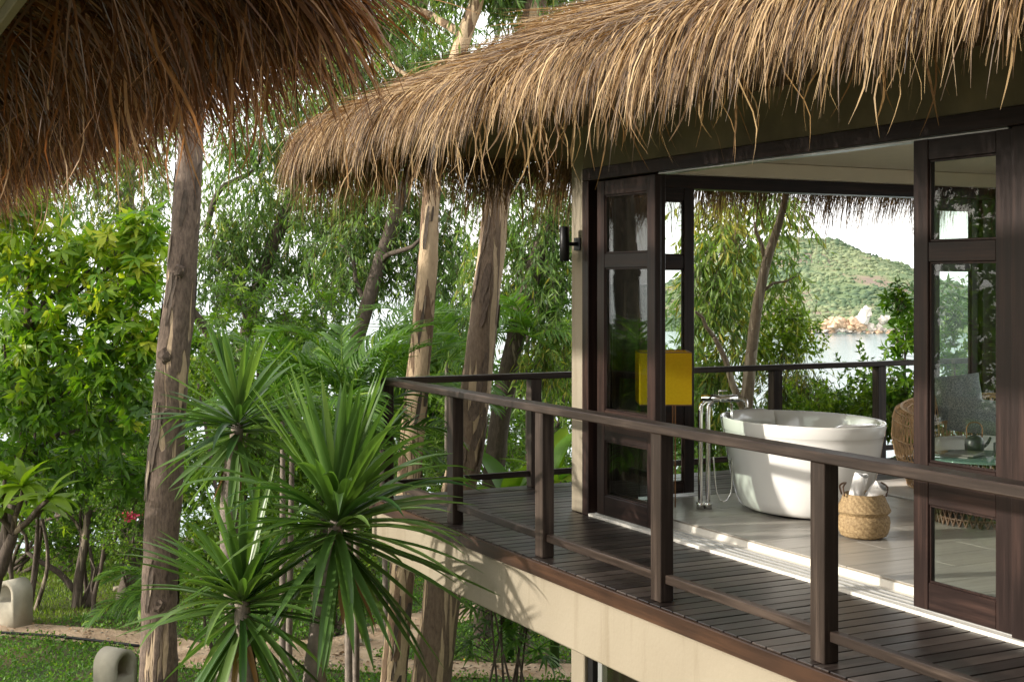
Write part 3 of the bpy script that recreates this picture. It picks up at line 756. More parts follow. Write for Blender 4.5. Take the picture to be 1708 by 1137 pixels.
def strand_meshes(mat, nv=10):
    out = []
    for i in range(nv):
        K = 8; L = rnd.uniform(0.34, 0.62); w = rnd.uniform(0.009, 0.016); b = rnd.uniform(-0.16, 0.16); b2 = rnd.uniform(-0.1, 0.1)
        P = np.array([[(b * (k / 7) ** 2 + b2 * math.sin(k / 7 * 3.0)) * L, 0.03 * math.sin(k), -L * k / 7] for k in range(K)])[None]
        V, T, R = strips(P, np.array([w]), unit(np.array([[1.0, rnd.uniform(-.6, .6), 0]])), np.array([rnd.uniform(0.35, 0.95)]))
        me = mesh_np('thatch_strand', V, T, R, mat); out.append(me)
    return out
SM = strand_meshes(M['straw'])
for i in range(230):
    y_ = 2.6 + 9.6 * rnd.random() ** 1.25; x_ = AX - 0.10 + rnd.uniform(-0.10, 0.14)
    o = addobj('thatch_strand', rnd.choice(SM), roof, (x_, y_, AZ - 0.12 - rnd.uniform(0.0, 0.24)), (rnd.gauss(0, 0.20), rnd.gauss(-0.05, 0.12), rnd.uniform(0, 6.28)))
for i in range(60):
    o = addobj('thatch_strand', rnd.choice(SM), roof, (rnd.uniform(4.4, 11.5), AY + rnd.uniform(-0.08, 0.12), AZ - 0.22 - rnd.uniform(0, 0.30)), (rnd.gauss(0, 0.12), rnd.gauss(0, 0.12), rnd.uniform(0, 6.28)))
# soffit panels under the overhang, with open joints
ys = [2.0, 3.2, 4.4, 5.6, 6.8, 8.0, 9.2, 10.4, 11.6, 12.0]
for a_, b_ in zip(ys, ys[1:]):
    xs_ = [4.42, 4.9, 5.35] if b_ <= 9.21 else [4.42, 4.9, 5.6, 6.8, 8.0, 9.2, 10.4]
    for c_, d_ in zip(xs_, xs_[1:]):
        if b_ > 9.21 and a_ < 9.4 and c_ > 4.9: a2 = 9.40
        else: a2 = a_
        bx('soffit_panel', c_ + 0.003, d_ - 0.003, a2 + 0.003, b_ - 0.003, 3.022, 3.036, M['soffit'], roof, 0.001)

# ------------------------------------------------------------------ neighbouring eave close to the camera
nb = tag(empty('neighbouring_pavilion', (0.0, 7.0, GZ)), 'dark straw eave of the neighbouring pavilion hanging in at the upper left', 'pavilion')
NX, NZ = 1.36, 2.97
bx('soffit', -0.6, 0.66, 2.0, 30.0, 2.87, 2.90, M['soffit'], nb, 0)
bx('fascia', 0.662, 0.70, 2.0, 30.0, 2.82, 2.93, M['beige'], nb, 0.004)
V = [(0.70, 2, 2.93), (0.70, 30, 2.93), (NX, 30, NZ - 0.06), (NX, 2, NZ - 0.06), (0.1, 2, 3.52), (0.1, 30, 3.52)]
T = [(0, 1, 2), (0, 2, 3), (3, 2, 5), (3, 5, 4)]
addobj('thatch_bed', mesh_np('thatch_bed', V, T, None, M['straw_base']), nb)
# unseen wall added behind the camera to block sky light from there
bx('wall', -6.0, 15.0, -2.9, -2.6, GZ - 0.2, 6.5, M['stained_shaded'], nb, 0)
g = Geo()
def under_eave(n, xr, yr, Lr, zoff, outk, wid, br):
    x = NP.uniform(*xr, n); yv = 4.3 + (NP.uniform(0, 1, n) ** 1.5) * (yr[1] - 4.3)
    z = np.interp(x, [0.7, NX], [2.93, NZ - 0.06]) - NP.uniform(0, zoff, n)
    start = np.stack([x, yv, z], 1)
    d0 = unit(np.stack([NP.normal(outk, 0.22, n), NP.normal(0.0, 0.26, n) + 0.12 * np.sin(yv * 2.1), -np.abs(NP.normal(0.35, 0.25, n))], 1))
    L = NP.uniform(*Lr, n)
    P = blade_paths(start, d0, np.array([[0, 0, 0.0]]), L, np.zeros(n), NP.uniform(0.10, 0.5, n), 6, None, 0.03)
    side = unit(np.cross(d0, NP.normal(0, 1, (n, 3))))
    return strips(P, NP.uniform(*wid, n), side, NP.uniform(*br, n))
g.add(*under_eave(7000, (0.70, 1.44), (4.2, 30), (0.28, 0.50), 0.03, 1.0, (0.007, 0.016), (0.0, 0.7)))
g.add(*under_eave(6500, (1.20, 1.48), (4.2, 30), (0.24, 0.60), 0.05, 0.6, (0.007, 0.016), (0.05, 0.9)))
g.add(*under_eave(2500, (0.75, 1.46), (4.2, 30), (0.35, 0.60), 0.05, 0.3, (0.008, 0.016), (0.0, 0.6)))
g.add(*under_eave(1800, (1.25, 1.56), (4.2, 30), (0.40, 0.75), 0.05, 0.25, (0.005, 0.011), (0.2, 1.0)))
g.add(*thatch_slope((NX, 30.0, NZ), (0, -1, 0), (-1, 0), 25.5, 0.42, 9000, lambda n: NP.uniform(0, 1.2, n), None, base_r=(0.2, 1.0), Lr=(0.4, 0.8)))
tag(g.obj('thatch', M['straw_old'], nb), 'shaded brown thatch seen from below', kind='stuff')
SM2 = strand_meshes(M['straw_old'], 8)
for i in range(150):
    y_ = 4.6 + 9.0 * rnd.random() ** 1.4
    o = addobj('thatch_strand', rnd.choice(SM2), nb, (rnd.uniform(1.0, 1.62), y_, NZ - 0.10 - rnd.uniform(0.0, 0.16)), (rnd.gauss(0, 0.14), rnd.gauss(-0.05, 0.12), rnd.uniform(0, 6.28)))

# ------------------------------------------------------------------ things in the room
FZ = 0.0725
# bathtub: oval, tapered, with collar and rolled rim
tub = tag(empty('bathtub', (6.66, 8.20, FZ)), 'glossy white oval freestanding bathtub in the open room', 'bathtub')
H_ = 0.695
prof = [(0.0, 0.012), (0.62, 0.012), (0.71, 0.018), (0.760, 0.045), (0.800, 0.10), (0.845, 0.20), (0.888, 0.32), (0.926, 0.45), (0.955, 0.56), (0.966, 0.600), (0.972, 0.603), (0.976, 0.607), (0.985, 0.65), (0.994, 0.684), (0.993, 0.692), (0.986, 0.696), (0.976, 0.695), (0.962, 0.682), (0.942, 0.65), (0.885, 0.56), (0.84, 0.40), (0.78, 0.24), (0.70, 0.14), (0.55, 0.095), (0.0, 0.085)]
addobj('shell', lathe_mesh('shell', prof, 72, M['acrylic'], 0.530, 0.735), tub, (6.66, 8.20, FZ + 0.006))
addobj('foot_ring', lathe_mesh('foot_ring', [(0.0, 0), (0.60, 0), (0.60, 0.02), (0.0, 0.02)], 48, M['metal_black'], 0.530, 0.735), tub, (6.66, 8.20, FZ + 0.0005))
addobj('water', lathe_mesh('water', [(0.0, 0.0), (0.868, 0.0)], 48, (lambda: (lambda t: (setattr(t[3].inputs['Roughness'], 'default_value', 0.02), setattr(t[3].inputs['Transmission Weight'], 'default_value', 0.0), setattr(t[3].inputs['Base Color'], 'default_value', (0.30, 0.36, 0.33, 1)), t[0])[-1])(nmat('bath_water')))(), 0.530, 0.735), tub, (6.66, 8.20, FZ + 0.50))
for a0, lab in ((math.pi * 0.5, 0), (-math.pi * 0.5, 0)):
    V = []; T = []
    for i in range(17):
        f = a0 + (i / 16 - 0.5) * 0.9
        e = min(1, (8 - abs(i - 8)) / 2.5)
        for rr, zz in ((0.955, 0.699), (0.90, 0.712 * e + 0.69 * (1 - e)), (0.84, 0.68 * e + 0.62 * (1 - e)), (0.845, 0.52), (0.90, 0.56)):
            V.append((rr * 0.530 * math.cos(f), rr * 0.735 * math.sin(f), zz))
    for i in range(16):
        for k in range(4):
            a = i * 5 + k; T += [(a, a + 1, a + 6), (a, a + 6, a + 5)]
    addobj('headrest', mesh_np('headrest', V, T, None, M['acrylic'], True), tub, (6.66, 8.20, FZ + 0.006))
# floor standing tap
tap = tag(empty('floor_tap', (6.07, 8.62, FZ)), 'chrome floor standing bath tap with curved spout and hand shower', 'tap')
for dx, dy in ((0.0, 0.0), (0.055, -0.02)):
    bx_ = Vector((6.05 + dx, 8.64 + dy, FZ))
    addobj('foot', lathe_mesh('foot', [(0, 0), (0.032, 0), (0.032, 0.045), (0.028, 0.05), (0, 0.05)], 20, M['chrome']), tap, bx_ + Vector((0, 0, 0.0005)))
    pts = [bx_ + Vector((0, 0, 0.04)), bx_ + Vector((0, 0, 0.4)), bx_ + Vector((0, 0, 0.74)), bx_ + Vector((0.015, -0.005, 0.80)), bx_ + Vector((0.06, -0.02, 0.83)), bx_ + Vector((0.14, -0.06, 0.835)), bx_ + Vector((0.22, -0.10, 0.83))]
    tube('riser', pts, 0.019, M['chrome'], tap, 14, 0.02)
sp = Vector((6.10, 8.60, FZ))
tube('spout', [sp + Vector((0.14, -0.07, 0.835)), sp + Vector((0.22, -0.10, 0.838)), sp + Vector((0.255, -0.12, 0.82)), sp + Vector((0.26, -0.122, 0.77))], 0.016, M['chrome'], tap, 12, 0.01)
tube('mixer_bar', [sp + Vector((-0.05, 0.03, 0.845)), sp + Vector((0.20, -0.09, 0.845))], 0.026, M['chrome'], tap, 16)
tube('lever', [sp + Vector((0.07, -0.03, 0.86)), sp + Vector((0.07, -0.03, 0.90)), sp + Vector((0.12, -0.07, 0.905))], 0.006, M['chrome'], tap, 8)
hs = tube('hand_shower', [sp + Vector((0.13, -0.11, 0.81)), sp + Vector((0.13, -0.11, 0.60))], 0.010, M['chrome'], tap, 10)
tube('hose', [sp + Vector((0.13, -0.11, 0.60)), sp + Vector((0.13, -0.115, 0.30)), sp + Vector((0.12, -0.11, 0.12)), sp + Vector((0.075, -0.08, 0.06)), sp + Vector((0.035, -0.05, 0.13)), sp + Vector((0.02, -0.03, 0.40))], 0.006, M['chrome'], tap, 8, 0.03)
# lamp with yellow cloth shade
LC = Vector((5.88, 8.90, 0)); LR = -TH; LH = 0.198
lamp = tag(empty('floor_lamp', (LC.x, LC.y, FZ)), 'floor lamp with square yellow cloth shade and thin brown legs', 'lamp')
def lb(n, x0, x1, y0, y1, z0, z1, m, bev=0.0):
    c_ = Matrix.Rotation(LR, 3, 'Z') @ Vector(((x0 + x1) / 2, (y0 + y1) / 2, 0))
    return addobj(n, box_mesh(n, x1 - x0, y1 - y0, z1 - z0, m, bev), lamp, (LC.x + c_.x, LC.y + c_.y, (z0 + z1) / 2), (0, 0, LR))
for a_ in ((-LH, LH, -LH, -LH + .004), (-LH, LH, LH - .004, LH), (-LH, -LH + .004, -LH + .0045, LH - .0045), (LH - .004, LH, -LH + .0045, LH - .0045)):
    lb('shade_side', *a_, 0.872, 1.262, M['shade'])
for z in (0.863, 1.263):
    for a_ in ((-LH, LH, -LH, -LH + .008), (-LH, LH, LH - .008, LH), (-LH, -LH + .008, -LH + .0085, LH - .0085), (LH - .008, LH, -LH + .0085, LH - .0085)):
        lb('shade_rim', *a_, z, z + 0.008, M['copper'], 0.001)
for sx in (-1, 1):
    for sy in (-1, 1):
        lb('leg', sx * 0.085 - .005, sx * 0.085 + .005, sy * 0.085 - .005, sy * 0.085 + .005, FZ + 0.0005, 0.93, M['copper'], 0.001)
lb('stretcher', -LH + .01, LH - .01, -0.004, 0.004, 0.931, 0.939, M['copper'], 0.001)
lb('bulb_holder', -0.02, 0.02, -0.02, 0.02, 0.94, 1.03, M['copper'], 0.004)
# basket with rolled towels
def weave_material():
    m, nd, lk, b = nmat('seagrass_weave')
    t = nd.new('ShaderNodeTexCoord'); w = nd.new('ShaderNodeTexNoise'); w.inputs['Scale'].default_value = 60; lk.new(t.outputs['Object'], w.inputs['Vector'])
    r = ramp(nd, [(0.3, (0.20, 0.13, 0.060)), (0.7, (0.40, 0.285, 0.145))]); lk.new(w.outputs[0], r.inputs[0]); lk.new(r.outputs[0], b.inputs['Base Color']); b.inputs['Roughness'].default_value = 0.8
    return m
M['seagrass'] = weave_material()
bk = tag(empty('basket', (6.36, 7.17, FZ)), 'round belly seagrass basket holding rolled white towels', 'basket')
bp_ = [(0.0, 0.004), (0.13, 0.004), (0.165, 0.02), (0.182, 0.06), (0.190, 0.11), (0.186, 0.150), (0.168, 0.170), (0.196, 0.200), (0.184, 0.230), (0.165, 0.27), (0.150, 0.305), (0.143, 0.325), (0.136, 0.32), (0.140, 0.29), (0.12, 0.05), (0, 0.03)]
V = []; T = []; n = 90; P2 = []
for (r0_, z0_), (r1_, z1_) in zip(bp_[:12], bp_[1:13]):
    k = max(1, int(math.hypot(r1_ - r0_, z1_ - z0_) / 0.006))
    P2 += [(r0_ + (r1_ - r0_) * i / k, z0_ + (z1_ - z0_) * i / k) for i in range(k)]
P2 += bp_[12:]
for i, (r, z) in enumerate(P2):
    for k in range(n):
        w = 0.0035 * math.sin(k * math.pi * 0.5 + (i // 2) * math.pi * 0.5) if i < len(P2) - 5 and r > 0.1 else 0
        f = 2 * math.pi * k / n
        V.append(((r + w) * math.cos(f), (r + w) * math.sin(f), z))
for i in range(len(P2) - 1):
    for k in range(n):
        k2 = (k + 1) % n; a0, a1, b0, b1 = i * n + k, i * n + k2, (i + 1) * n + k, (i + 1) * n + k2
        T += [(a0, a1, b1), (a0, b1, b0)]
addobj('body', mesh_np('body', V, T, None, M['seagrass'], False), bk, (6.36, 7.17, FZ)).scale = (0.92, 0.92, 0.92)
for sg in (-1, 1):
    c = Vector((6.36, 7.17, FZ + 0.285))
    dv = Vector((0.89, -0.456, 0)) * sg
    tube('handle', [c + dv * 0.14 + Vector((0.03, 0.05, 0)), c + dv * 0.15 + Vector((0.02, 0.04, 0.06)), c + dv * 0.12 + Vector((0, 0, 0.085)), c + dv * 0.15 + Vector((-0.02, -0.04, 0.06)), c + dv * 0.14 + Vector((-0.03, -0.05, 0))], 0.006, M['rattan_dark'], bk, 8, 0.015)
def towel(p, tilt, az, r, L, label):
    V = []; T = []; m = 60; turns = 3.5
    for i in range(m):
        t = i / (m - 1); rr = r * (1 - 0.8 * t); f = t * turns * 2 * math.pi
        for k in range(9):
            q = k / 8; b = 1 - 0.06 * (2 * q - 1) ** 6
            V.append((rr * b * math.cos(f), rr * b * math.sin(f), (q - 0.5) * L + 0.01 * math.sin(f * 2 + q * 3)))
    for i in range(m - 1):
        for k in range(8):
            a = i * 9 + k; T += [(a, a + 1, a + 10), (a, a + 10, a + 9)]
    o = addobj('towel', mesh_np('towel', V, T, None, M['white_cloth'], True)); o.location = p; o.rotation_euler = (tilt, 0, az)
    tag(o, label, 'towel', 'rolled towels in the basket')
towel((6.32, 7.20, FZ + 0.27), 0.25, 0.6, 0.055, 0.32, 'upright rolled white towel in the basket, nearest the tub')
towel((6.41, 7.15, FZ + 0.25), 0.62, 0.5, 0.064, 0.26, 'leaning rolled white towel in the basket, away from the tub')
# rug, rattan nest seat, pillows, table
rug = bx('rug', 7.78, 10.0, 6.3, 9.1, FZ + 0.001, FZ + 0.014, M['white_cloth'], None, 0.004); tag(rug, 'white rug under the rattan seat', 'rug')
SC = Vector((8.84, 8.22, 0))
seat = tag(empty('rattan_seat', (SC.x, SC.y, FZ)), 'round honey rattan nest seat with white cushion', 'seat')
g = Geo(); gi = Geo()
A0, A1 = math.radians(-55), math.radians(172)      # open towards the table
def shell(f, v, inner=False):
    """v 0 floor outside .. 1 over the rim .. 2 inside down"""
    hgt = 0.64 + 0.07 * math.cos(f - math.radians(60))
    if v <= 0.75: q = v / 0.75; r = 0.80 + 0.13 * math.sin(q * math.pi * 0.62); z = 0.02 + (hgt - 0.10) * q
    elif v <= 1.25:
        q = (v - 0.75) / 0.5 * math.pi; r = 0.80 + 0.13 * math.sin(0.62 * math.pi) - 0.07 * (1 - math.cos(q)); z = 0.02 + hgt - 0.10 + 0.09 * math.sin(q)
    else: q = (v - 1.25) / 0.75; r = 0.80 + 0.13 * math.sin(0.62 * math.pi) - 0.14 - 0.06 * q; z = 0.02 + (hgt - 0.10) * (1 - q) + 0.16 * q
    return SC + Vector((r * math.cos(f), r * math.sin(f), FZ + 0.016 + z))
NF = 64
for v in (0.0, 0.12, 0.34, 0.55, 0.75, 0.88, 1.0, 1.12, 1.25, 1.5, 1.8):
    V, T = tube_geo([shell(A0 + (A1 - A0) * i / NF, v) for i in range(NF + 1)], [0.011 if v in (0.0, 1.0) else 0.006] * (NF + 1), 5); g.add(V, T)
for i in range(NF):
    f0 = A0 + (A1 - A0) * i / NF; f1 = A0 + (A1 - A0) * (i + 1) / NF
    for a, b in (((f0, 0.0), (f1, 0.34)), ((f1, 0.0), (f0, 0.34)), ((f0, 0.34), (f1, 0.75)), ((f1, 0.34), (f0, 0.75)), ((f0, 0.75), (f1, 1.0)), ((f1, 0.75), (f0, 1.0)), ((f0, 1.0), (f1, 1.3)), ((f1, 1.0), (f0, 1.3)), ((f0, 1.3), (f1, 1.8)), ((f1, 1.3), (f0, 1.8))):
        V, T = tube_geo([shell(a[0] + (b[0] - a[0]) * t, a[1] + (b[1] - a[1]) * t) for t in (0, .5, 1)], [0.0052] * 3, 4, False); g.add(V, T)
tag(g.obj('weave', M['rattan'], seat, True), kind='stuff')
V = [tuple(shell(A0 + (A1 - A0) * i / NF, v) * 1.0) for i in range(NF + 1) for v in (1.45, 1.9)]
addobj('frame', lathe_mesh('frame', [(0.0, 0.10), (0.70, 0.10), (0.72, 0.13), (0.72, 0.22), (0.0, 0.22)], 48, M['rattan_dark']), seat, (SC.x, SC.y, FZ + 0.016))
for i in range(6):
    f = i * math.pi / 3 + 0.3
    addobj('leg', lathe_mesh('leg', [(0.0, 0.0), (0.018, 0.0), (0.02, 0.10), (0.0, 0.10)], 10, M['rattan_dark']), seat, (SC.x + 0.6 * math.cos(f), SC.y + 0.6 * math.sin(f), FZ + 0.0155))
addobj('cushion', lathe_mesh('cushion', [(0.0, 0.222), (0.66, 0.222), (0.70, 0.24), (0.715, 0.29), (0.70, 0.35), (0.66, 0.372), (0.4, 0.385), (0.0, 0.39)], 56, M['white_cloth']), seat, (SC.x, SC.y, FZ + 0.016))
def pillow(p, rot, w, h, label):
    N = 22; V = []; T = []
    for sd in (1, -1):
        for j in range(N + 1):
            for i in range(N + 1):
                a, b = i / N * 2 - 1, j / N * 2 - 1
                pin = 1 - 0.10 * (a * a) * (1 - b * b) * 0 - 0.055 * (1 - a * a) * abs(b) ** 3
                pin2 = 1 - 0.055 * (1 - b * b) * abs(a) ** 3
                t = 0.085 * ((1 - a * a) * (1 - b * b)) ** 0.42
                t *= 1 + 0.25 * noise.noise(Vector((a * 1.6, b * 1.6, p[0] * 3)))
                V.append((a * w / 2 * pin2, sd * t, b * h / 2 * pin))
    o_ = (N + 1) ** 2
    for sd in (0, 1):
        for j in range(N):
            for i in range(N):
                q = sd * o_ + j * (N + 1) + i
                f = [(q, q + 1, q + N + 2), (q, q + N + 2, q + N + 1)]
                T += f if sd else [(x[0], x[2], x[1]) for x in f]
    o = addobj('pillow', mesh_np('pillow', V, T, None, M['pillow'], True)); o.location = p; o.rotation_euler = rot
    tag(o, label, 'pillow', 'grey pillows on the rattan seat')
pillow((9.03, 8.95, 0.79), (math.radians(-12), math.radians(-4), math.radians(-16)), 0.46, 0.40, 'grey tweed pillow at the back, leaning on the rattan')
pillow((8.86, 8.58, 0.66), (math.radians(-28), math.radians(7), math.radians(-34)), 0.50, 0.33, 'grey tweed pillow in front of the other one')
TC = Vector((7.55, 7.25, 0)); TZ = 0.53
tb = tag(empty('coffee_table', (TC.x, TC.y, FZ)), 'round dark rattan coffee table with green edged glass top', 'table')
def tglass():
    m, nd, lk, b = nmat('green_glass'); b.inputs['Base Color'].default_value = (0.35, 0.62, 0.52, 1); b.inputs['Roughness'].default_value = 0.03
    b.inputs['Transmission Weight'].default_value = 0.75; return m
addobj('glass_top', lathe_mesh('glass_top', [(0.0, 0.0), (0.405, 0.0), (0.41, 0.003), (0.41, 0.009), (0.405, 0.012), (0.0, 0.012)], 64, tglass()), tb, (TC.x, TC.y, TZ))
g = Geo()
for k in range(7):
    z = 0.05 + k * 0.068
    V, T = tube_geo([TC + Vector(((0.37 - 0.03 * (1 - k / 6)) * math.cos(f), (0.37 - 0.03 * (1 - k / 6)) * math.sin(f), FZ + z)) for f in np.linspace(0, 2 * math.pi, 41)], [0.009] * 41, 5, False); g.add(V, T)
for i in range(44):
    f = i / 44 * 2 * math.pi
    for sg in (-1, 1):
        V, T = tube_geo([TC + Vector(((0.34 + 0.03 * q) * math.cos(f + sg * 0.5 * q), (0.34 + 0.03 * q) * math.sin(f + sg * 0.5 * q), FZ + 0.002 + q * 0.452)) for q in (0, .25, .5, .75, 1)], [0.010] * 5, 4, False); g.add(V, T)
tag(g.obj('woven_base', M['rattan_dark'], tb, True), kind='stuff')
kt = tag(empty('teapot', (7.64, 7.42, TZ + 0.012)), 'dark ceramic teapot with tall loop handle on the glass table', 'teapot')
K0 = Vector((7.64, 7.42, TZ + 0.0125))
addobj('pot', lathe_mesh('pot', [(0.0, 0.0), (0.062, 0.0), (0.068, 0.01), (0.070, 0.06), (0.068, 0.095), (0.055, 0.118), (0.035, 0.124), (0.034, 0.128), (0.0, 0.133)], 32, M['ceramic']), kt, K0)
addobj('lid_knob', lathe_mesh('lid_knob', [(0.008, 0.13), (0.014, 0.14), (0.010, 0.15), (0.0, 0.152)], 14, M['ceramic']), kt, K0)
ax_ = Vector((0.89, -0.456, 0))
tube('spout', [K0 + ax_ * 0.060 + Vector((0, 0, 0.045)), K0 + ax_ * 0.095 + Vector((0, 0, 0.07)), K0 + ax_ * 0.120 + Vector((0, 0, 0.118))], [0.016, 0.012, 0.009], M['ceramic'], kt, 10, 0.01)
tube('handle', [K0 - ax_ * 0.055 + Vector((0, 0, 0.105)), K0 - ax_ * 0.058 + Vector((0, 0, 0.18)), K0 - ax_ * 0.03 + Vector((0, 0, 0.222)), K0 + ax_ * 0.03 + Vector((0, 0, 0.222)), K0 + ax_ * 0.058 + Vector((0, 0, 0.18)), K0 + ax_ * 0.055 + Vector((0, 0, 0.105))], 0.005, M['copper'], kt, 8, 0.012)
cp = addobj('cup', lathe_mesh('cup', [(0.0, 0.0), (0.034, 0.0), (0.038, 0.008), (0.039, 0.078), (0.036, 0.082), (0.033, 0.076), (0.031, 0.012), (0.0, 0.010)], 26, M['ceramic'])); cp.location = K0 + ax_ * 0.165 + Vector((-0.02, -0.04, 0)); tag(cp, 'small dark ceramic cup beside the teapot', 'cup')
for i, (dx, dy, a, lab) in enumerate(((0, 0, 0.35, 'dark magazine lying flat on the glass table'), (0.02, 0.0, 0.5, 'magazine lying on top of the other one'))):
    o = addobj('magazine', box_mesh('magazine', 0.29, 0.21, 0.011, M['paper'], 0.002), None, (7.44 + dx, 7.34 + dy, TZ + 0.0185 + i * 0.0118), (0, 0, a)); tag(o, lab, 'magazine', 'magazines on the table')

# ------------------------------------------------------------------ plants: leaf clouds
def leaf_arrays(pos, axis, nrm, L, W, R, droop=0.15, fold=0.18):
    """pointed leaves of four faces with a folded midrib: base, left, middle, right, tip"""
    axis = unit(axis); side = unit(np.cross(axis, nrm)); up = np.cross(side, axis)
    L = L[:, None]; W = W[:, None]
    mid = pos + axis * L * 0.48
    V = np.stack([pos, mid + side * W * 0.5 + up * W * fold, mid, mid - side * W * 0.5 + up * W * fold, pos + axis * L - up * L * droop], 1)
    q = np.array([(0, 1, 2), (0, 2, 3), (1, 4, 2), (2, 4, 3)], np.int32)
    n = len(pos)
    T = (q[None] + (np.arange(n) * 5)[:, None, None]).reshape(-1, 3)
    return V.reshape(-1, 3), T, np.repeat(R, 5)
def kite_arrays(pos, axis, nrm, L, W, R, fold=0.2):
    axis = unit(axis); side = unit(np.cross(axis, nrm)); up = np.cross(side, axis)
    L = L[:, None]; W = W[:, None]
    m = pos + axis * L * 0.42
    V = np.stack([pos, m + side * W * 0.5 + up * W * fold, pos + axis * L, m - side * W * 0.5 + up * W * fold], 1)
    q = np.array([(0, 1, 2), (0, 2, 3)], np.int32); n = len(pos)
    T = (q[None] + (np.arange(n) * 4)[:, None, None]).reshape(-1, 3)
    return V.reshape(-1, 3), T, np.repeat(R, 4)
def rand_unit(n): return unit(NP.normal(0, 1, (n, 3)))
def in_ellipsoid(c, r, n, shell=0.6):
    u = rand_unit(n) * (NP.uniform(0, 1, n) ** (1 / 3 * shell + 0.08))[:, None]
    return np.array(c)[None] + u * np.array(r)[None]
def thin_tubes(A, B, r):
    """three sided twigs from A to B"""
    n = len(A); d = unit(B - A); s1 = unit(np.cross(d, np.array([0.31, 0.2, 0.93])[None])); s2 = np.cross(d, s1)
    rings = []
    for P, k in ((A, 1.0), (B, 0.5)):
        for f in (0, 2.094, 4.189): rings.append(P + (s1 * math.cos(f) + s2 * math.sin(f)) * (r * k))
    V = np.stack(rings, 1)
    q = np.array([(0, 1, 4), (0, 4, 3), (1, 2, 5), (1, 5, 4), (2, 0, 3), (2, 3, 5)], np.int32)
    return V.reshape(-1, 3), (q[None] + (np.arange(n) * 6)[:, None, None]).reshape(-1, 3)
def crown_gum(clumps, per=14, Lr=(0.10, 0.17), Wr=(0.020, 0.034), twig=(0.4, 0.8), tone=0.0):
    g = Geo(); gt = Geo()
    for c, r, n in clumps:
        n = int(n * 3.2); root = in_ellipsoid(c, r, n); ct = NP.uniform(-0.12, 0.26) + tone
        d = unit(np.concatenate([NP.normal(0, 1, (n, 2)), NP.uniform(-1.1, 0.4, (n, 1))], 1)); tl = NP.uniform(*twig, n)
        end = root + d * tl[:, None] * 0.6 + np.array([0, 0, -1.0]) * (tl * 0.55)[:, None]
        V, T = thin_tubes(root, end, 0.004); gt.add(V, T)
        t = NP.uniform(0.1, 1.0, (n, per))
        pos = root[:, None] + d[:, None] * (tl[:, None] * 0.6 * t)[:, :, None] + np.array([0, 0, -1.0]) * (tl[:, None] * 0.55 * t * t)[:, :, None]
        pos = pos.reshape(-1, 3); N = len(pos)
        ax = NP.normal(0, 0.45, (N, 3)) + np.array([0, 0, -0.9]) + np.repeat(d, per, 0) * 0.3
        R = np.clip(0.5 + ct + np.repeat(NP.normal(0, 0.13, n), per) + NP.normal(0, 0.14, N), 0, 0.97)
        R = np.where(NP.uniform(0, 1, N) < 0.012, 1.0, R)
        g.add(*kite_arrays(pos, ax, rand_unit(N), NP.uniform(*Lr, N), NP.uniform(*Wr, N), R))
    return g, gt
def crown_broad(clumps, per=8, Lr=(0.13, 0.21), Wr=(0.040, 0.062), tone=0.0, spread=1.0, droop=0.25, gap=0.05, up_bias=0.3):
    """whorls of pointed leaves at twig ends; higher whorls are paler"""
    g = Geo(); gt = Geo()
    for c, r, n in clumps:
        n = int(n * 1.25); root = in_ellipsoid(c, r, n, 0.9); c_ = np.array(c)
        out = unit(unit((root - c_[None]) / np.array(r)[None]) + np.array([0, 0, up_bias])[None] + NP.normal(0, 0.45, (n, 3)))
        V, T = thin_tubes(root - out * 0.22, root, 0.005); gt.add(V, T)
        s1 = unit(np.cross(out, NP.normal(0, 1, (n, 3)))); s2 = np.cross(out, s1)
        ph = (np.arange(per) / per * 2 * math.pi)[None] + NP.uniform(0, 6.28, (n, 1)) + NP.normal(0, 0.25, (n, per))
        el = NP.uniform(-0.15, 0.9, (n, per)) * spread
        ax = (s1[:, None] * np.cos(ph)[:, :, None] + s2[:, None] * np.sin(ph)[:, :, None]) * np.cos(el)[:, :, None] + out[:, None] * np.sin(el)[:, :, None]
        ax = ax.reshape(-1, 3) + np.array([0, 0, -droop])
        pos = (root[:, None] - out[:, None] * NP.uniform(0, gap, (n, per))[:, :, None]).reshape(-1, 3); N = len(pos)
        top = np.clip((root[:, 2] - c_[2]) / max(r[2], 1e-3), -1, 1)
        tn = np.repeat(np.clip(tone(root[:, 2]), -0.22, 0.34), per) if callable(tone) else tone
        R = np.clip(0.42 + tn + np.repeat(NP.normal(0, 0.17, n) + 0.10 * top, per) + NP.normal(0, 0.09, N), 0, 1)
        nrm = np.repeat(out, per, 0) + NP.normal(0, 0.25, (N, 3))
        g.add(*leaf_arrays(pos, ax, nrm, NP.uniform(*Lr, N), NP.uniform(*Wr, N), R))
    return g, gt
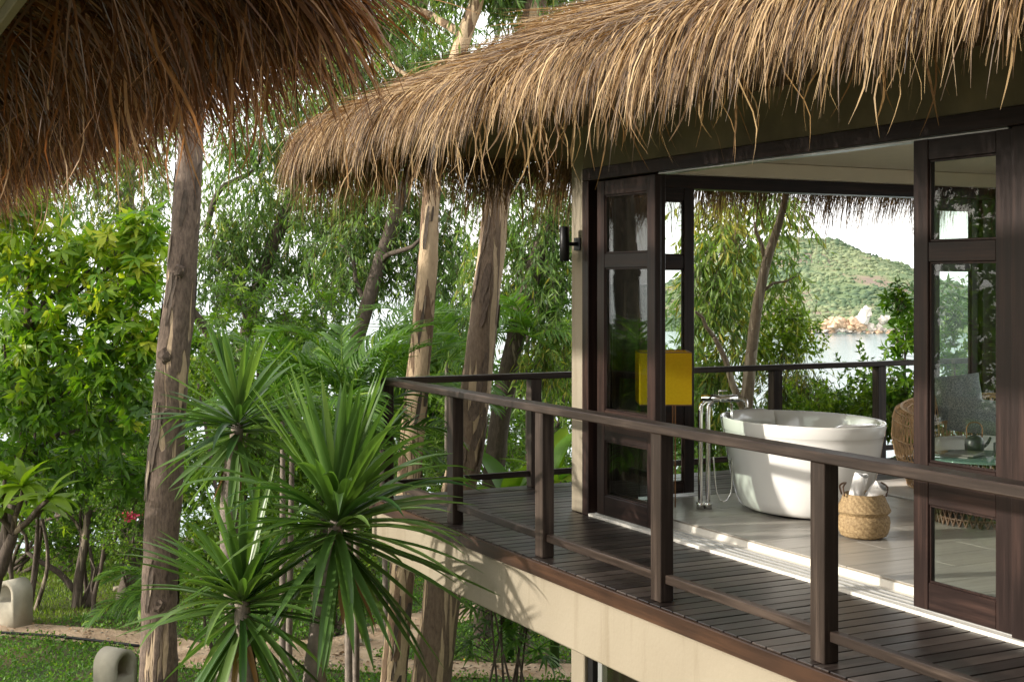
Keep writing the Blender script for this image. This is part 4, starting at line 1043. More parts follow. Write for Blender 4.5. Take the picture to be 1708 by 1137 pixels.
def crown_small(clumps, per=22, Lr=(0.05, 0.09), Wr=(0.026, 0.042), tone=0.0, hang=0.0, twig=(0.2, 0.45)):
    g = Geo(); gt = Geo()
    for c, r, n in clumps:
        n = int(n * 1.7); root = in_ellipsoid(c, r, n)
        d = unit(NP.normal(0, 1, (n, 3)) + np.array([0, 0, 0.25 - hang])); tl = NP.uniform(*twig, n)
        V, T = thin_tubes(root, root + d * tl[:, None], 0.003); gt.add(V, T)
        t = NP.uniform(0.0, 1.0, (n, per)); pos = (root[:, None] + d[:, None] * (tl[:, None] * t)[:, :, None] + np.array([0, 0, -hang]) * (tl[:, None] * t * t)[:, :, None]).reshape(-1, 3)
        N = len(pos); ax = np.repeat(d, per, 0) * 0.6 + NP.normal(0, 0.7, (N, 3)) + np.array([0, 0, -0.15 - hang])
        R = np.clip(0.45 + tone + np.repeat(NP.normal(0, 0.16, n), per) + NP.normal(0, 0.12, N), 0, 1)
        g.add(*kite_arrays(pos, ax, np.array([0, 0, 1.0])[None] + NP.normal(0, 0.6, (N, 3)), NP.uniform(*Lr, N), NP.uniform(*Wr, N), R))
    return g, gt
def C(px, py, d, rx, ry, n, rd=None):
    """a clump seen at px,py; radii in photo pixels at that distance"""
    k = d / FPX
    return (tuple(at(px, py, d)), (rx * k, (rd if rd else (rx + ry) / 2) * k, ry * k), n)
def trunk_px(pts, d, rk=1.0):
    """pts: px, py, width in px (d may differ per point) -> points, radii"""
    P = []; R = []
    for q in pts:
        dd = q[3] if len(q) > 3 else d
        P.append(at(q[0], q[1], dd)); R.append(q[2] * dd / FPX / 2 * rk)
    return P, R
def to_ground(P, R, flare=1.25):
    """extend a trunk's foot down to the soil"""
    a, b = P[0], P[1]; v = (a - b); gz = ground_z(a.x, a.y)
    if a.z > gz:
        t = (a.z - gz) / max(0.05, -v.normalized().z) ; t = min(t, 4.0)
        q = a + v.normalized() * t * 0.55; q2 = Vector((q.x + v.x * 0.02, q.y, gz - 0.05))
        P = [q2, q] + P; R = [R[0] * flare, R[0] * 1.06] + R
    return P, R
def limb(a, b, r0, r1, seed=0, sag=0.12):
    a, b = Vector(a), Vector(b); L = (b - a).length; rr = random.Random(seed)
    m1 = a.lerp(b, 0.35) + Vector((rr.uniform(-1, 1), rr.uniform(-1, 1), rr.uniform(0, 1))) * L * sag
    m2 = a.lerp(b, 0.7) + Vector((rr.uniform(-1, 1), rr.uniform(-1, 1), rr.uniform(-0.5, 1))) * L * sag * 0.7
    return [a, m1, m2, b], [r0, r0 * 0.75 + r1 * 0.25, r0 * 0.4 + r1 * 0.6, r1]
def make_tree(name, label, cat, group, P, R, bark, crown, leaf, limbs=(), n=16, wob=0.10, step=0.12, base=None):
    b0 = base if base is not None else P[0]
    t = tag(empty(name, b0), label, cat, group)
    if P: tube('trunk', P, R, M[bark], t, n, step, wob, rnd.random() * 50)
    for i, (lp, lr) in enumerate(limbs):
        tube('branch', lp, lr, M[bark], t, 8, 0.12, 0.12, i)
    if crown:
        g, gt = crown
        tag(g.obj('crown', M[leaf], t), kind='stuff')
        if gt.n: tag(gt.obj('twigs', M['bark_dark'], t), kind='stuff')
    return t

# peeling bark: thin raised plates on the gum trunks
def bark_flakes(tree, P, R, n, mat, seed, zr=(-2.5, 4.0)):
    rr = random.Random(seed); Q, Rq = smooth_path(P, R, 0.08)
    idx = [i for i in range(2, len(Q) - 8) if zr[0] < Q[i].z < zr[1]]
    for k in range(n):
        i0 = rr.choice(idx); hl = rr.randint(2, 6); f0 = rr.uniform(0, 6.28); wd = rr.uniform(0.25, 0.75); V = []; T = []
        nr = hl + 1
        for j in range(nr):
            i = min(i0 + j, len(Q) - 2); t = (Q[i + 1] - Q[i - 1]).normalized(); b = Vector((1, 0.2, 0.1)); b = (b - t * b.dot(t)).normalized(); c = t.cross(b)
            e = math.sin((j + 0.35) / (nr - 0.3) * math.pi) ** 0.6 * rr.uniform(0.65, 1.1)
            for m in range(5):
                f = f0 + (m / 4 - 0.5) * wd * e + rr.uniform(-.03, .03) + 0.05 * j
                V.append(Q[i] + (b * math.cos(f) + c * math.sin(f)) * (Rq[i] * (1.035 + (0.02 if m in (1, 2, 3) else 0.045) + rr.uniform(0, 0.02))))
        for j in range(nr - 1):
            for m in range(4):
                a = j * 5 + m; T += [(a, a + 1, a + 6), (a, a + 6, a + 5)]
        addobj('bark_flake', mesh_np('bark_flake', V, T, None, M[mat], False), tree)

# --- tall grey gum in front, left
P, R = trunk_px([(262, 1137, 62), (266, 1000, 61), (270, 880, 60), (280, 720, 57), (290, 590, 53), (302, 470, 49), (311, 350, 45), (318, 240, 42), (323, 120, 38), (328, -60, 33), (340, -300, 26)], 12.5)
P, R = to_ground(P, R)
gumA = make_tree('gum_tree', 'tall grey gum tree with peeling bark rising behind the spiky plants', 'tree', 'gum trees', P, R, 'bark_grey', None, None, n=28, wob=0.13, step=0.07)
bark_flakes(gumA, P, R, 46, 'bark_dark', 3)
bark_flakes(gumA, P, R, 10, 'bark_pale', 4)
for px, py, s_ in ((296, 452, 0.050), (272, 595, 0.060), (276, 690, 0.045), (262, 1010, 0.05)):
    c = at(px + 4, py, 12.35)
    me = rock_mesh('knot', int(px), M['bark_grey']); o = addobj('knot', me, gumA, c); o.scale = (s_, s_ * 0.7, s_ * 1.25)

# --- cream and tan gums behind the deck
P, R = trunk_px([(655, 1137, 42), (668, 1000, 41), (680, 830, 41), (690, 700, 40), (704, 560, 37), (714, 430, 33), (719, 330, 30), (735, 180, 27), (775, 60, 25), (800, -20, 23), (830, -200, 18)], 14.6)
P, R = to_ground(P, R)
gumB = make_tree('gum_tree', 'slim cream gum tree with flaking bark at the deck corner', 'tree', 'gum trees', P, R, 'bark_cream',
    crown_gum([C(790, -60, 15.0, 150, 60, 70), C(650, -10, 15.5, 80, 60, 45), C(905, -90, 15, 90, 60, 40)]), 'leaf_euc', n=20, wob=0.12, step=0.08,
    limbs=[limb(at(775, 60, 14.6), at(660, 0, 15.3), 0.05, 0.02, 1), limb(at(735, 180, 14.6), at(640, 90, 15.5), 0.035, 0.012, 2)])
bark_flakes(gumB, P, R, 40, 'bark_dark', 5)
P, R = trunk_px([(718, 1137, 68), (735, 1010, 64), (752, 900, 58), (776, 760, 54), (792, 660, 51), (808, 520, 47), (822, 400, 44), (836, 280, 41), (858, 140, 37), (893, 10, 34), (930, -160, 28)], 14.9)
P, R = to_ground(P, R)
gumC = make_tree('gum_tree', 'thick leaning tan gum tree rising past the end of the deck', 'tree', 'gum trees', P, R, 'bark_tan',
    crown_gum([C(870, -70, 15.5, 130, 60, 60), C(1000, -120, 16, 120, 70, 40)]), 'leaf_euc', n=24, wob=0.10, step=0.08)
bark_flakes(gumC, P, R, 40, 'bark_grey', 6)
P, R = trunk_px([(806, 1137, 33), (806, 1040, 33), (815, 880, 34), (826, 760, 34), (842, 650, 34), (866, 540, 32), (888, 460, 29), (905, 400, 27), (928, 330, 24), (950, 260, 22), (985, 150, 18)], 17.5)
P, R = to_ground(P, R)
gumD = make_tree('gum_tree', 'dark leaning gum tree just left of the beige column', 'tree', 'gum trees', P, R, 'bark_dark',
    crown_gum([C(880, 330, 17.5, 90, 90, 55), C(830, 430, 18, 60, 70, 45), C(930, 400, 17.8, 60, 80, 35), C(900, 470, 17.5, 50, 60, 35), C(930, 590, 17, 50, 60, 30)]), 'leaf_euc', n=16, wob=0.12,
    limbs=[limb(at(888, 460, 17.5), at(830, 380, 18), 0.05, 0.015, 5), limb(at(915, 370, 17.5), at(945, 300, 17.2), 0.06, 0.03, 6)])
P, R = trunk_px([(560, 760, 26), (585, 610, 25), (612, 510, 24), (632, 440, 22), (652, 380, 21), (672, 320, 19), (692, 260, 17), (725, 160, 13)], 19.5)
P, R = to_ground(P, R)
gumE = make_tree('gum_tree', 'thin grey gum leaning right between palm and cream gum', 'tree', 'gum trees', P, R, 'bark_dark',
    crown_gum([C(640, 330, 20, 90, 70, 70), C(590, 420, 20, 80, 70, 60), C(560, 330, 20.5, 80, 60, 55), C(680, 420, 20, 70, 80, 45), C(745, 470, 20, 50, 110, 55), C(610, 250, 20, 100, 70, 60), C(735, 330, 20, 40, 80, 30)]), 'leaf_euc', n=14, wob=0.10,
    limbs=[limb(at(630, 445, 19.5), at(705, 395, 19), 0.045, 0.02, 8), limb(at(612, 510, 19.5), at(560, 400, 20), 0.04, 0.015, 9)])
P, R = trunk_px([(395, 780, 30), (400, 640, 28), (420, 520, 25), (450, 420, 22), (490, 320, 19), (520, 250, 16), (560, 150, 13), (600, 40, 10)], 21)
P, R = to_ground(P, R)
gumF = make_tree('gum_tree', 'slender many branched gum behind the grey trunk and the thatch corner', 'tree', 'gum trees', P, R, 'bark_dark',
    crown_gum([C(410, 300, 21, 90, 90, 75), C(450, 200, 21, 90, 70, 60), C(540, 150, 21, 100, 80, 75), C(610, 90, 21, 90, 70, 60), C(700, 60, 21, 90, 60, 55), C(360, 420, 21, 60, 80, 55), C(430, 430, 21, 70, 60, 45), C(700, 150, 21, 60, 40, 25), C(510, 60, 21, 80, 60, 45), C(560, 210, 21, 60, 50, 30), C(470, 380, 21.5, 80, 70, 40), C(560, 440, 21.5, 80, 60, 45), C(660, 200, 21, 80, 60, 40), C(740, 110, 20.5, 60, 50, 30)]), 'leaf_euc', n=14, wob=0.10,
    limbs=[limb(at(400, 640, 21), at(285, 470, 20), 0.10, 0.05, 11, 0.06), limb(at(420, 520, 21), at(345, 380, 21), 0.06, 0.03, 12), limb(at(345, 380, 21), at(440, 240, 21), 0.05, 0.02, 13), limb(at(490, 320, 21), at(445, 200, 21), 0.04, 0.02, 14), limb(at(560, 150, 21), at(690, 80, 21), 0.04, 0.015, 15), limb(at(450, 420, 21), at(520, 340, 21), 0.05, 0.03, 16)])
P, R = trunk_px([(215, 900, 26), (218, 700, 24), (222, 520, 22), (215, 330, 18), (225, 200, 14), (240, 60, 10)], 23)
P, R = to_ground(P, R)
make_tree('gum_tree', 'far gum with drooping leaves behind the bright green tree', 'tree', 'gum trees', P, R, 'bark_pale',
    crown_gum([C(215, 300, 23, 70, 80, 65), C(60, 330, 23, 90, 90, 60), C(130, 240, 23, 90, 60, 45), C(250, 200, 23, 60, 80, 45), C(20, 430, 23, 60, 90, 45), C(180, 420, 23, 60, 80, 40), C(40, 560, 23, 50, 90, 35), C(250, 400, 23, 40, 70, 25)]), 'leaf_euc', n=12, wob=0.1,
    limbs=[limb(at(222, 520, 23), at(80, 360, 23), 0.06, 0.02, 17), limb(at(215, 330, 23), at(60, 250, 23), 0.05, 0.02, 18)])

# --- bright broad-leaved tree at the left edge
P, R = trunk_px([(8, 900, 20), (30, 780, 18), (42, 690, 17), (46, 560, 15), (50, 450, 12), (62, 360, 9), (80, 320, 6)], 15.2)
P, R = to_ground(P, R)
BL = [C(60, 350, 15.2, 70, 40, 30), C(20, 430, 15, 60, 60, 30), C(110, 430, 15.2, 70, 60, 40), C(200, 400, 15, 60, 50, 36), C(235, 380, 14.8, 40, 40, 22), C(240, 460, 14.8, 40, 50, 26), C(170, 490, 15, 70, 60, 44), C(60, 520, 15, 80, 60, 40), C(200, 560, 14.8, 60, 50, 34), C(110, 590, 15, 80, 60, 44), C(30, 640, 15, 60, 60, 30), C(190, 640, 14.8, 60, 50, 34), C(240, 560, 14.8, 30, 60, 18), C(80, 690, 15, 80, 50, 36), C(180, 720, 15, 60, 50, 30), C(230, 680, 14.8, 30, 50, 14), C(30, 760, 15, 50, 40, 16), C(120, 770, 15.4, 70, 40, 26), C(210, 790, 15.4, 50, 40, 18), C(20, 340, 15, 30, 40, 14)]
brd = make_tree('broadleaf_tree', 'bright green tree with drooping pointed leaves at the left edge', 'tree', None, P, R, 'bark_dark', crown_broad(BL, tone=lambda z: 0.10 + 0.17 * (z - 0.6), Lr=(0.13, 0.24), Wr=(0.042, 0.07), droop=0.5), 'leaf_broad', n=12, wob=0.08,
    limbs=[limb(at(46, 560, 15.2), at(150, 450, 15), 0.03, 0.012, 21), limb(at(42, 690, 15.2), at(190, 570, 14.8), 0.035, 0.012, 22), limb(at(42, 690, 15.2), at(10, 560, 15), 0.025, 0.01, 23), limb(at(46, 560, 15.2), at(230, 390, 14.9), 0.03, 0.01, 24), limb(at(40, 780, 15.2), at(190, 700, 14.9), 0.03, 0.01, 25)])

# its foremost leaves one by one
LM = []
for i in range(8):
    z3 = np.zeros((1, 3)); V, T, R_ = leaf_arrays(z3, np.array([[1.0, 0, 0]]), np.array([[0, 0, 1.0]]), np.array([0.15 + 0.012 * i]), np.array([0.046 + 0.003 * i]), np.array([0.30 + 0.08 * i]), 0.22, 0.2)
    LM.append(mesh_np('leaf', V, T, R_, M['leaf_broad']))
rl = random.Random(77)
for w in range(34):
    c_, r_, n_ = rl.choice(BL[1:14]); tw = Vector(c_) + Vector((rl.uniform(-.9, .9) * r_[0], -abs(rl.gauss(0.5, 0.3)) * r_[1], rl.uniform(-.9, .9) * r_[2])); a0 = rl.uniform(0, 6.28)
    for k in range(8):
        addobj('leaf', LM[min(7, max(0, int((tw.z + 0.9) * 2.4 + rl.uniform(-1.5, 1.5))))], brd, tw + Vector((0, 0, rl.uniform(-.03, .03))), (rl.uniform(-.5, .5), rl.uniform(-.1, 0.8), a0 + k * 0.785 + rl.uniform(-.25, .25)))

# --- dark mass of shrubs behind
def shrub(name, label, clumps, leaf, cat='shrub', group=None, kind='small', stems=3, **kw):
    f = {'small': crown_small, 'broad': crown_broad, 'gum': crown_gum}[kind]
    lo = min(clumps, key=lambda c: c[0][2] - c[1][2])
    bx_, by_ = lo[0][0], lo[0][1]; gz = ground_z(bx_, by_)
    t = tag(empty(name, (bx_, by_, gz)), label, cat, group)
    g, gt = f(clumps, **kw)
    tag(g.obj('foliage', M[leaf], t), kind='stuff')
    if gt.n: tag(gt.obj('twigs', M['bark_dark'], t), kind='stuff')
    rr = random.Random(len(clumps) * 31 + int(bx_ * 10))
    for i in range(stems):
        c = clumps[rr.randrange(len(clumps))][0]
        b = Vector((bx_ + rr.uniform(-.15, .15), by_ + rr.uniform(-.15, .15), gz - 0.05))
        lp, lr = limb(b, c, 0.035, 0.010, i + int(bx_ * 7), 0.10); tube('stem', lp, lr, M['bark_dark'], t, 7, 0.15, 0.1)
    return t
shrub('leafy_shrub', 'dense dark green shrub right of the grey gum trunk', [C(400, 500, 17, 70, 60, 55), C(470, 520, 17, 70, 60, 60), C(540, 530, 17.2, 60, 60, 45), C(370, 580, 17, 60, 60, 45), C(450, 600, 17, 80, 60, 55), C(520, 620, 17.2, 60, 60, 40), C(360, 660, 17, 60, 60, 40), C(430, 690, 17, 70, 60, 40), C(350, 760, 17, 50, 60, 35), C(420, 790, 17, 60, 60, 35)], 'leaf_dark', kind='broad', per=9, Lr=(0.08, 0.14), Wr=(0.022, 0.036), tone=0.05)
shrub('leafy_shrub', 'lime green young shrub behind the lower trunk of the grey gum', [C(330, 640, 16, 40, 50, 24), C(340, 880, 15.5, 60, 60, 40), C(325, 940, 15.5, 40, 50, 26), C(400, 900, 15.8, 60, 60, 40), C(340, 1000, 15, 40, 40, 18), C(440, 960, 15.8, 50, 50, 28)], 'leaf_lime', kind='small', per=16, Lr=(0.05, 0.085), Wr=(0.03, 0.045), tone=-0.12)
shrub('leafy_shrub', 'dark tangled shrub at the back of the lawn', [C(60, 860, 21, 70, 50, 45), C(150, 850, 21, 70, 60, 50), C(210, 880, 20, 50, 60, 40), C(20, 900, 22, 50, 40, 30), C(110, 910, 21, 60, 40, 40), C(240, 810, 19, 40, 60, 34), C(160, 790, 22, 90, 50, 40), C(40, 800, 22, 60, 50, 34)], 'leaf_dark', kind='small', per=20, Lr=(0.06, 0.10), tone=-0.02, stems=6)
shrub('leafy_shrub', 'deep green hedge shrub low behind the palms', [C(460, 760, 19, 80, 60, 55), C(540, 780, 19, 80, 60, 55), C(620, 780, 18.5, 60, 70, 50), C(500, 860, 18.5, 90, 60, 60), C(600, 880, 18.5, 70, 60, 50), C(440, 860, 18, 60, 60, 40), C(560, 960, 18, 80, 50, 50), C(680, 820, 18, 50, 60, 36)], 'leaf_dark', kind='small', per=20, Lr=(0.06, 0.10), tone=0.0, stems=5)
shrub('leafy_shrub', 'shrub of narrow leaves seen through the railing behind the cream gum', [C(700, 760, 17.5, 50, 60, 45), C(760, 700, 17.5, 40, 60, 38), C(740, 780, 17, 50, 50, 42), C(850, 760, 18.5, 50, 60, 40), C(910, 760, 18, 50, 60, 40), C(890, 680, 18.5, 50, 60, 40)], 'leaf_dark', kind='broad', per=9, Lr=(0.09, 0.15), Wr=(0.016, 0.026), tone=0.0)
shrub('leafy_shrub', 'sunny lime bush behind the deck corner post', [C(670, 670, 18.5, 40, 40, 34), C(640, 700, 19, 40, 40, 26)], 'leaf_lime', kind='small', per=18)
shrub('climbing_vine', 'small leaved green climber hanging beside the beige column', [C(925, 440, 19, 30, 60, 34), C(935, 530, 19, 30, 60, 34), C(925, 620, 19, 40, 50, 34), C(945, 690, 19, 30, 50, 26)], 'leaf_dark', cat='vine', kind='small', per=20, hang=0.5, tone=0.08)

for i, (x0, lab) in enumerate(((-20, 'far dark green thicket behind the bright green tree'), (250, 'far dark green thicket left of the palms'), (480, 'far dark green thicket behind the areca palm'), (720, 'far dark green thicket behind the gums at the deck end'), (930, 'far dark green thicket right of the gums'))):
    shrub('thicket', lab, [C(x0 + rnd.uniform(-40, 260), 560 + 300 * k / 23 + rnd.uniform(-30, 30), 23.2 + rnd.uniform(-.9, .9), 75, 60, 34) for k in range(24)], 'leaf_dark', group='thickets at the garden edge', kind='broad', per=10, Lr=(0.13, 0.22), Wr=(0.045, 0.075), tone=0.02 + 0.08 * (i % 3), stems=4)

for i, (x0, lab) in enumerate(((-30, 'mid green bush filling the gap below the bright green tree'), (120, 'mid green bush between the bright green tree and the grey gum'), (330, 'mid green bush between the grey gum and the areca palm'))):
    shrub('leafy_shrub', lab, [C(x0 + rnd.uniform(-10, 150), 620 + 210 * k / 9 + rnd.uniform(-20, 20), 19.2 + rnd.uniform(-.5, .5), 65, 55, 26) for k in range(10)], 'leaf_dark', group='bushes behind the lawn', kind='broad', per=9, Lr=(0.11, 0.19), Wr=(0.038, 0.06), tone=0.10, stems=4)
# trees on the slope left of the view: they fill the reflections in the door glass
for i, (x, y, h, lab) in enumerate(((-2.5, 28.5, 6.5, 'leafy slope tree outside the left edge, nearest the view'), (-7.0, 17.5, 5.0, 'leafy slope tree outside the left edge, in the middle'), (-11.5, 21.5, 6.0, 'leafy slope tree outside the left edge, farthest out'), (0.5, 33.0, 7.5, 'leafy slope tree far behind the bright green tree'))):
    gz = ground_z(x, y)
    make_tree('slope_tree', lab, 'tree', 'trees on the slope', [Vector((x, y, gz - 0.1)), Vector((x + .3, y, gz + 3)), Vector((x, y + .2, h - 3))], [0.22, 0.17, 0.09], 'bark_grey',
        crown_broad([((x + rnd.uniform(-2, 2), y + rnd.uniform(-1.5, 1.5), h - 1 - k * 0.8), (1.6, 1.4, 0.9), 46) for k in range(9)], per=9, Lr=(0.2, 0.32), Wr=(0.07, 0.11)), 'leaf_dark', n=10)

# --- seen through the room
P, R = trunk_px([(1236, 760, 24), (1244, 690, 22), (1252, 600, 20), (1262, 520, 18), (1278, 440, 17), (1300, 370, 13), (1312, 320, 10), (1330, 240, 7)], 15.5)
P, R = to_ground(P, R)
make_tree('slender_tree', 'slender tan tree forking behind the bathtub', 'tree', None, P, R, 'bark_pale',
    crown_gum([C(1205, 410, 16.2, 50, 50, 26), C(1180, 480, 16.2, 40, 60, 24), C(1195, 350, 16.5, 50, 40, 18), C(1300, 350, 16.5, 40, 40, 10), C(1225, 560, 16.4, 40, 50, 14), C(1190, 610, 16.4, 40, 50, 16), C(1310, 460, 16.5, 22, 50, 6), C(1260, 330, 17, 80, 30, 12), C(1235, 470, 16.8, 40, 50, 12)], per=11, tone=0.25, Lr=(0.12, 0.20), Wr=(0.026, 0.042)), 'leaf_euc', n=12, wob=0.12,
    limbs=[limb(at(1244, 690, 15.5), at(1190, 560, 15.3), 0.045, 0.025, 31, 0.06), limb(at(1190, 560, 15.3), at(1160, 520, 15.2), 0.025, 0.015, 32), limb(at(1278, 440, 15.5), at(1258, 370, 15.5), 0.03, 0.012, 33), limb(at(1268, 490, 15.5), at(1330, 460, 15.4), 0.02, 0.006, 34)])
shrub('leafy_shrub', 'dark undergrowth behind the chrome tap', [C(1180, 680, 17, 50, 60, 45), C(1220, 740, 17, 60, 60, 45), C(1170, 780, 17, 50, 50, 35), C(1260, 760, 17.5, 50, 50, 30)], 'leaf_dark', kind='small', per=20, hang=0.4)
shrub('leafy_shrub', 'yellow green feathery bush against the far shore', [C(1300, 540, 17, 45, 40, 40), C(1330, 560, 17.2, 35, 35, 28), C(1290, 590, 17, 50, 35, 34)], 'leaf_lime', kind='small', per=18, tone=0.12, hang=0.2)
shrub('weeping_shrub', 'weeping green shrub between the two far railing posts', [C(1320, 620, 16.5, 50, 40, 40), C(1350, 660, 16.5, 50, 40, 40), C(1310, 690, 16.5, 50, 40, 34), C(1370, 690, 16.8, 40, 40, 28)], 'leaf_euc', kind='gum', per=14, Lr=(0.07, 0.12), Wr=(0.012, 0.02), tone=0.2)
shrub('leafy_shrub', 'green bush low behind the bathtub rim', [C(1350, 700, 15.5, 60, 40, 50), C(1410, 700, 15.5, 50, 40, 44), C(1390, 740, 15.5, 70, 40, 44), C(1440, 680, 16, 40, 40, 30), C(1300, 730, 15.5, 50, 40, 36)], 'leaf_dark', kind='small', per=20, tone=0.22)
shrub('leafy_shrub', 'large leaved bush beside the right hand door', [C(1500, 500, 15, 30, 40, 16), C(1510, 570, 15, 36, 40, 20), C(1490, 640, 15, 40, 40, 22), C(1560, 520, 15.5, 50, 60, 32), C(1590, 600, 15.5, 50, 70, 36), C(1540, 690, 15, 50, 50, 30)], 'leaf_broad', kind='broad', per=9, Lr=(0.10, 0.16), Wr=(0.035, 0.05), tone=0.0)
shrub('leafy_shrub', 'sunlit small leaved bush right of the far railing post', [C(1470, 700, 15.2, 40, 40, 34), C(1510, 700, 15, 40, 50, 40), C(1450, 630, 15.5, 26, 36, 16), C(1600, 720, 15.5, 60, 50, 40), C(1640, 560, 17, 60, 120, 60)], 'leaf_dark', kind='small', per=20, tone=0.2)

# ------------------------------------------------------------------ palms
def frond_mesh(name, L, droop, nl, ll, w, mat, seed, rise=0.0, vfold=0.5):
    """feather frond along +X, leaflets hanging in a V, drooping in Z"""
    rr = np.random.default_rng(seed)
    K = 14; pts = []; p = np.array([0.0, 0, 0]); a = rise
    for k in range(K):
        pts.append(p.copy()); p = p + np.array([math.cos(a), 0, math.sin(a)]) * L / (K - 1); a -= droop / (K - 1) * (0.5 + k / K)
    pts = np.array(pts)
    g = Geo(); V, T = tube_geo([Vector(q) for q in pts], list(np.linspace(0.011, 0.003, K)), 5); g.add(V, T, 0.75)
    t = np.linspace(0.12, 1.0, nl); base = np.stack([np.interp(t * (K - 1), np.arange(K), pts[:, i]) for i in range(3)], 1)
    tan = unit(np.gradient(base, axis=0)); upv = unit(np.cross(tan, np.array([0, 1.0, 0])[None]) * -1.0); upv = np.where(upv[:, 2:3] < 0, -upv, upv)
    for sg in (-1, 1):
        ln = ll * (0.35 + 0.65 * np.sin(np.clip(t * 1.05, 0, 1) * math.pi) ** 0.6) * rr.uniform(0.85, 1.1, nl)
        sd = np.array([0, sg, 0.0])[None] * np.ones((nl, 1))
        d0 = unit(sd * 0.85 + tan * (0.55 + 0.5 * t[:, None]) + upv * vfold * rr.uniform(0.3, 1.0, (nl, 1)) + rr.normal(0, 0.06, (nl, 3)))
        P = np.zeros((nl, 5, 3)); P[:, 0] = base; d = d0
        for k in range(1, 5):
            P[:, k] = P[:, k - 1] + d * (ln / 4)[:, None]; d = unit(d + np.array([0, 0, -0.20 - 0.1 * k])[None])
        side = unit(np.cross(d0, upv + rr.normal(0, 0.25, (nl, 3))))
        V, T, R = strips(P, np.full(nl, w), side, np.clip(0.45 + rr.normal(0, 0.16, nl), 0, 1)); g.add(V, T, R)
    return g.mesh(name, mat)
def palm(name, label, px, py, d, stems, L, n, mat='leaf_palm', cat='palm', group=None, el=(20, 80), az=None, seed=1, stem_r=0.03, ll=0.34, w=0.022, droop=1.5, nl=30, hs=None):
    """crown centre at px,py; fronds are parts"""
    c = at(px, py, d); gz = ground_z(c.x, c.y); rr = random.Random(seed)
    t = tag(empty(name, (c.x, c.y, gz)), label, cat, group)
    meshes = [frond_mesh('frond', L * rr.uniform(0.85, 1.1), droop * rr.uniform(0.8, 1.2), nl, ll, w, M[mat], seed * 10 + i) for i in range(4)]
    for s_ in range(stems):
        off = Vector((rr.uniform(-.25, .25), rr.uniform(-.25, .25), rr.uniform(-.35, 0.1))) if stems > 1 else Vector((0, 0, 0))
        top = c + off
        tube('stem', [Vector((c.x + off.x * 0.5, c.y + off.y * 0.5, gz - 0.05)), Vector((c.x + off.x * 0.7, c.y + off.y * 0.7, (gz + top.z) / 2)), top], [stem_r * 1.2, stem_r, stem_r * 0.7], M['ring_bark'], t, 8, 0.12, 0.03)
        for i in range(n):
            a = (az[0] + (az[1] - az[0]) * rr.random()) if az else (i / n * 360 + rr.uniform(-20, 20))
            e = rr.uniform(*el)
            o = addobj('frond', rr.choice(meshes), t, top + Vector((0, 0, rr.uniform(-.05, .05))), (rr.uniform(-.4, .4), math.radians(-e), math.radians(a)))
    return t
palm('palm', 'feathery areca palm with sunlit fronds behind the spiky plants', 590, 690, 11.5, 3, 1.15, 7, seed=3, el=(25, 85), ll=0.36, w=0.024)
palm('palm', 'dark feathery palm behind the deck corner', 660, 640, 15.5, 2, 1.3, 7, seed=4, el=(10, 80), ll=0.38)
palm('palm', 'fan of palm fronds between the cream and tan gums', 745, 600, 17.0, 1, 1.4, 9, seed=5, el=(0, 75), ll=0.42)
palm('palm', 'palm with drooping fronds left of the beige column', 880, 560, 17.2, 1, 1.3, 9, seed=6, el=(-5, 70), ll=0.40)
palm('palm', 'low areca palm at the foot of the grey gum', 262, 960, 13.4, 2, 0.75, 6, seed=8, el=(0, 70), ll=0.26, w=0.018, az=(60, 330))
palm('palm', 'young palm behind the right hand spiky plant', 470, 640, 12.0, 2, 1.0, 7, seed=9, el=(20, 85), ll=0.30, w=0.02)
# lady palm clump in the shade under the deck
c = at(845, 1100, 15.2); gz = ground_z(c.x, c.y)
lp_ = tag(empty('lady_palm', (c.x, c.y, gz)), 'clump of thin caned lady palm under the deck', 'palm')
def fan_mesh(seed):
    rr = np.random.default_rng(seed); n = 9; a = np.linspace(-1.5, 1.5, n) + rr.normal(0, 0.08, n)
    d = np.stack([np.cos(a), np.sin(a), rr.uniform(-0.1, 0.3, n)], 1); P = np.zeros((n, 5, 3)); dd = unit(d)
    for k in range(1, 5):
        P[:, k] = P[:, k - 1] + dd * 0.075; dd = unit(dd + np.array([0, 0, -0.22])[None])
    V, T, R = strips(P, np.full(n, 0.035), unit(np.cross(d, np.array([0, 0, 1.0])[None])), rr.uniform(0.1, 0.7, n))
    return mesh_np('fan_leaf', V, T, R, M['leaf_palm'])
FM = [fan_mesh(i) for i in range(4)]
for i in range(9):
    b = Vector((c.x + rnd.uniform(-.22, .22), c.y + rnd.uniform(-.22, .22), gz - 0.03)); tp = b + Vector((rnd.uniform(-.35, .35), rnd.uniform(-.35, .35), rnd.uniform(0.9, 1.9)))
    tube('cane', [b, b.lerp(tp, 0.5) + Vector((rnd.uniform(-.03, .03), 0, 0)), tp], [0.014, 0.013, 0.010], M['bark_dark'], lp_, 6, 0.2)
    for k in range(7):
        q = tp + Vector((0, 0, -0.13 * k)) if k else tp
        a = rnd.uniform(0, 6.28); e = q + Vector((math.cos(a), math.sin(a), 0.5)) * 0.2
        tube('petiole', [q, e], 0.005, M['leaf_palm'], lp_, 4)
        addobj('fan_leaf', FM[rnd.randrange(4)], lp_, e, (rnd.uniform(-.3, .3), rnd.uniform(-0.2, .5), a))

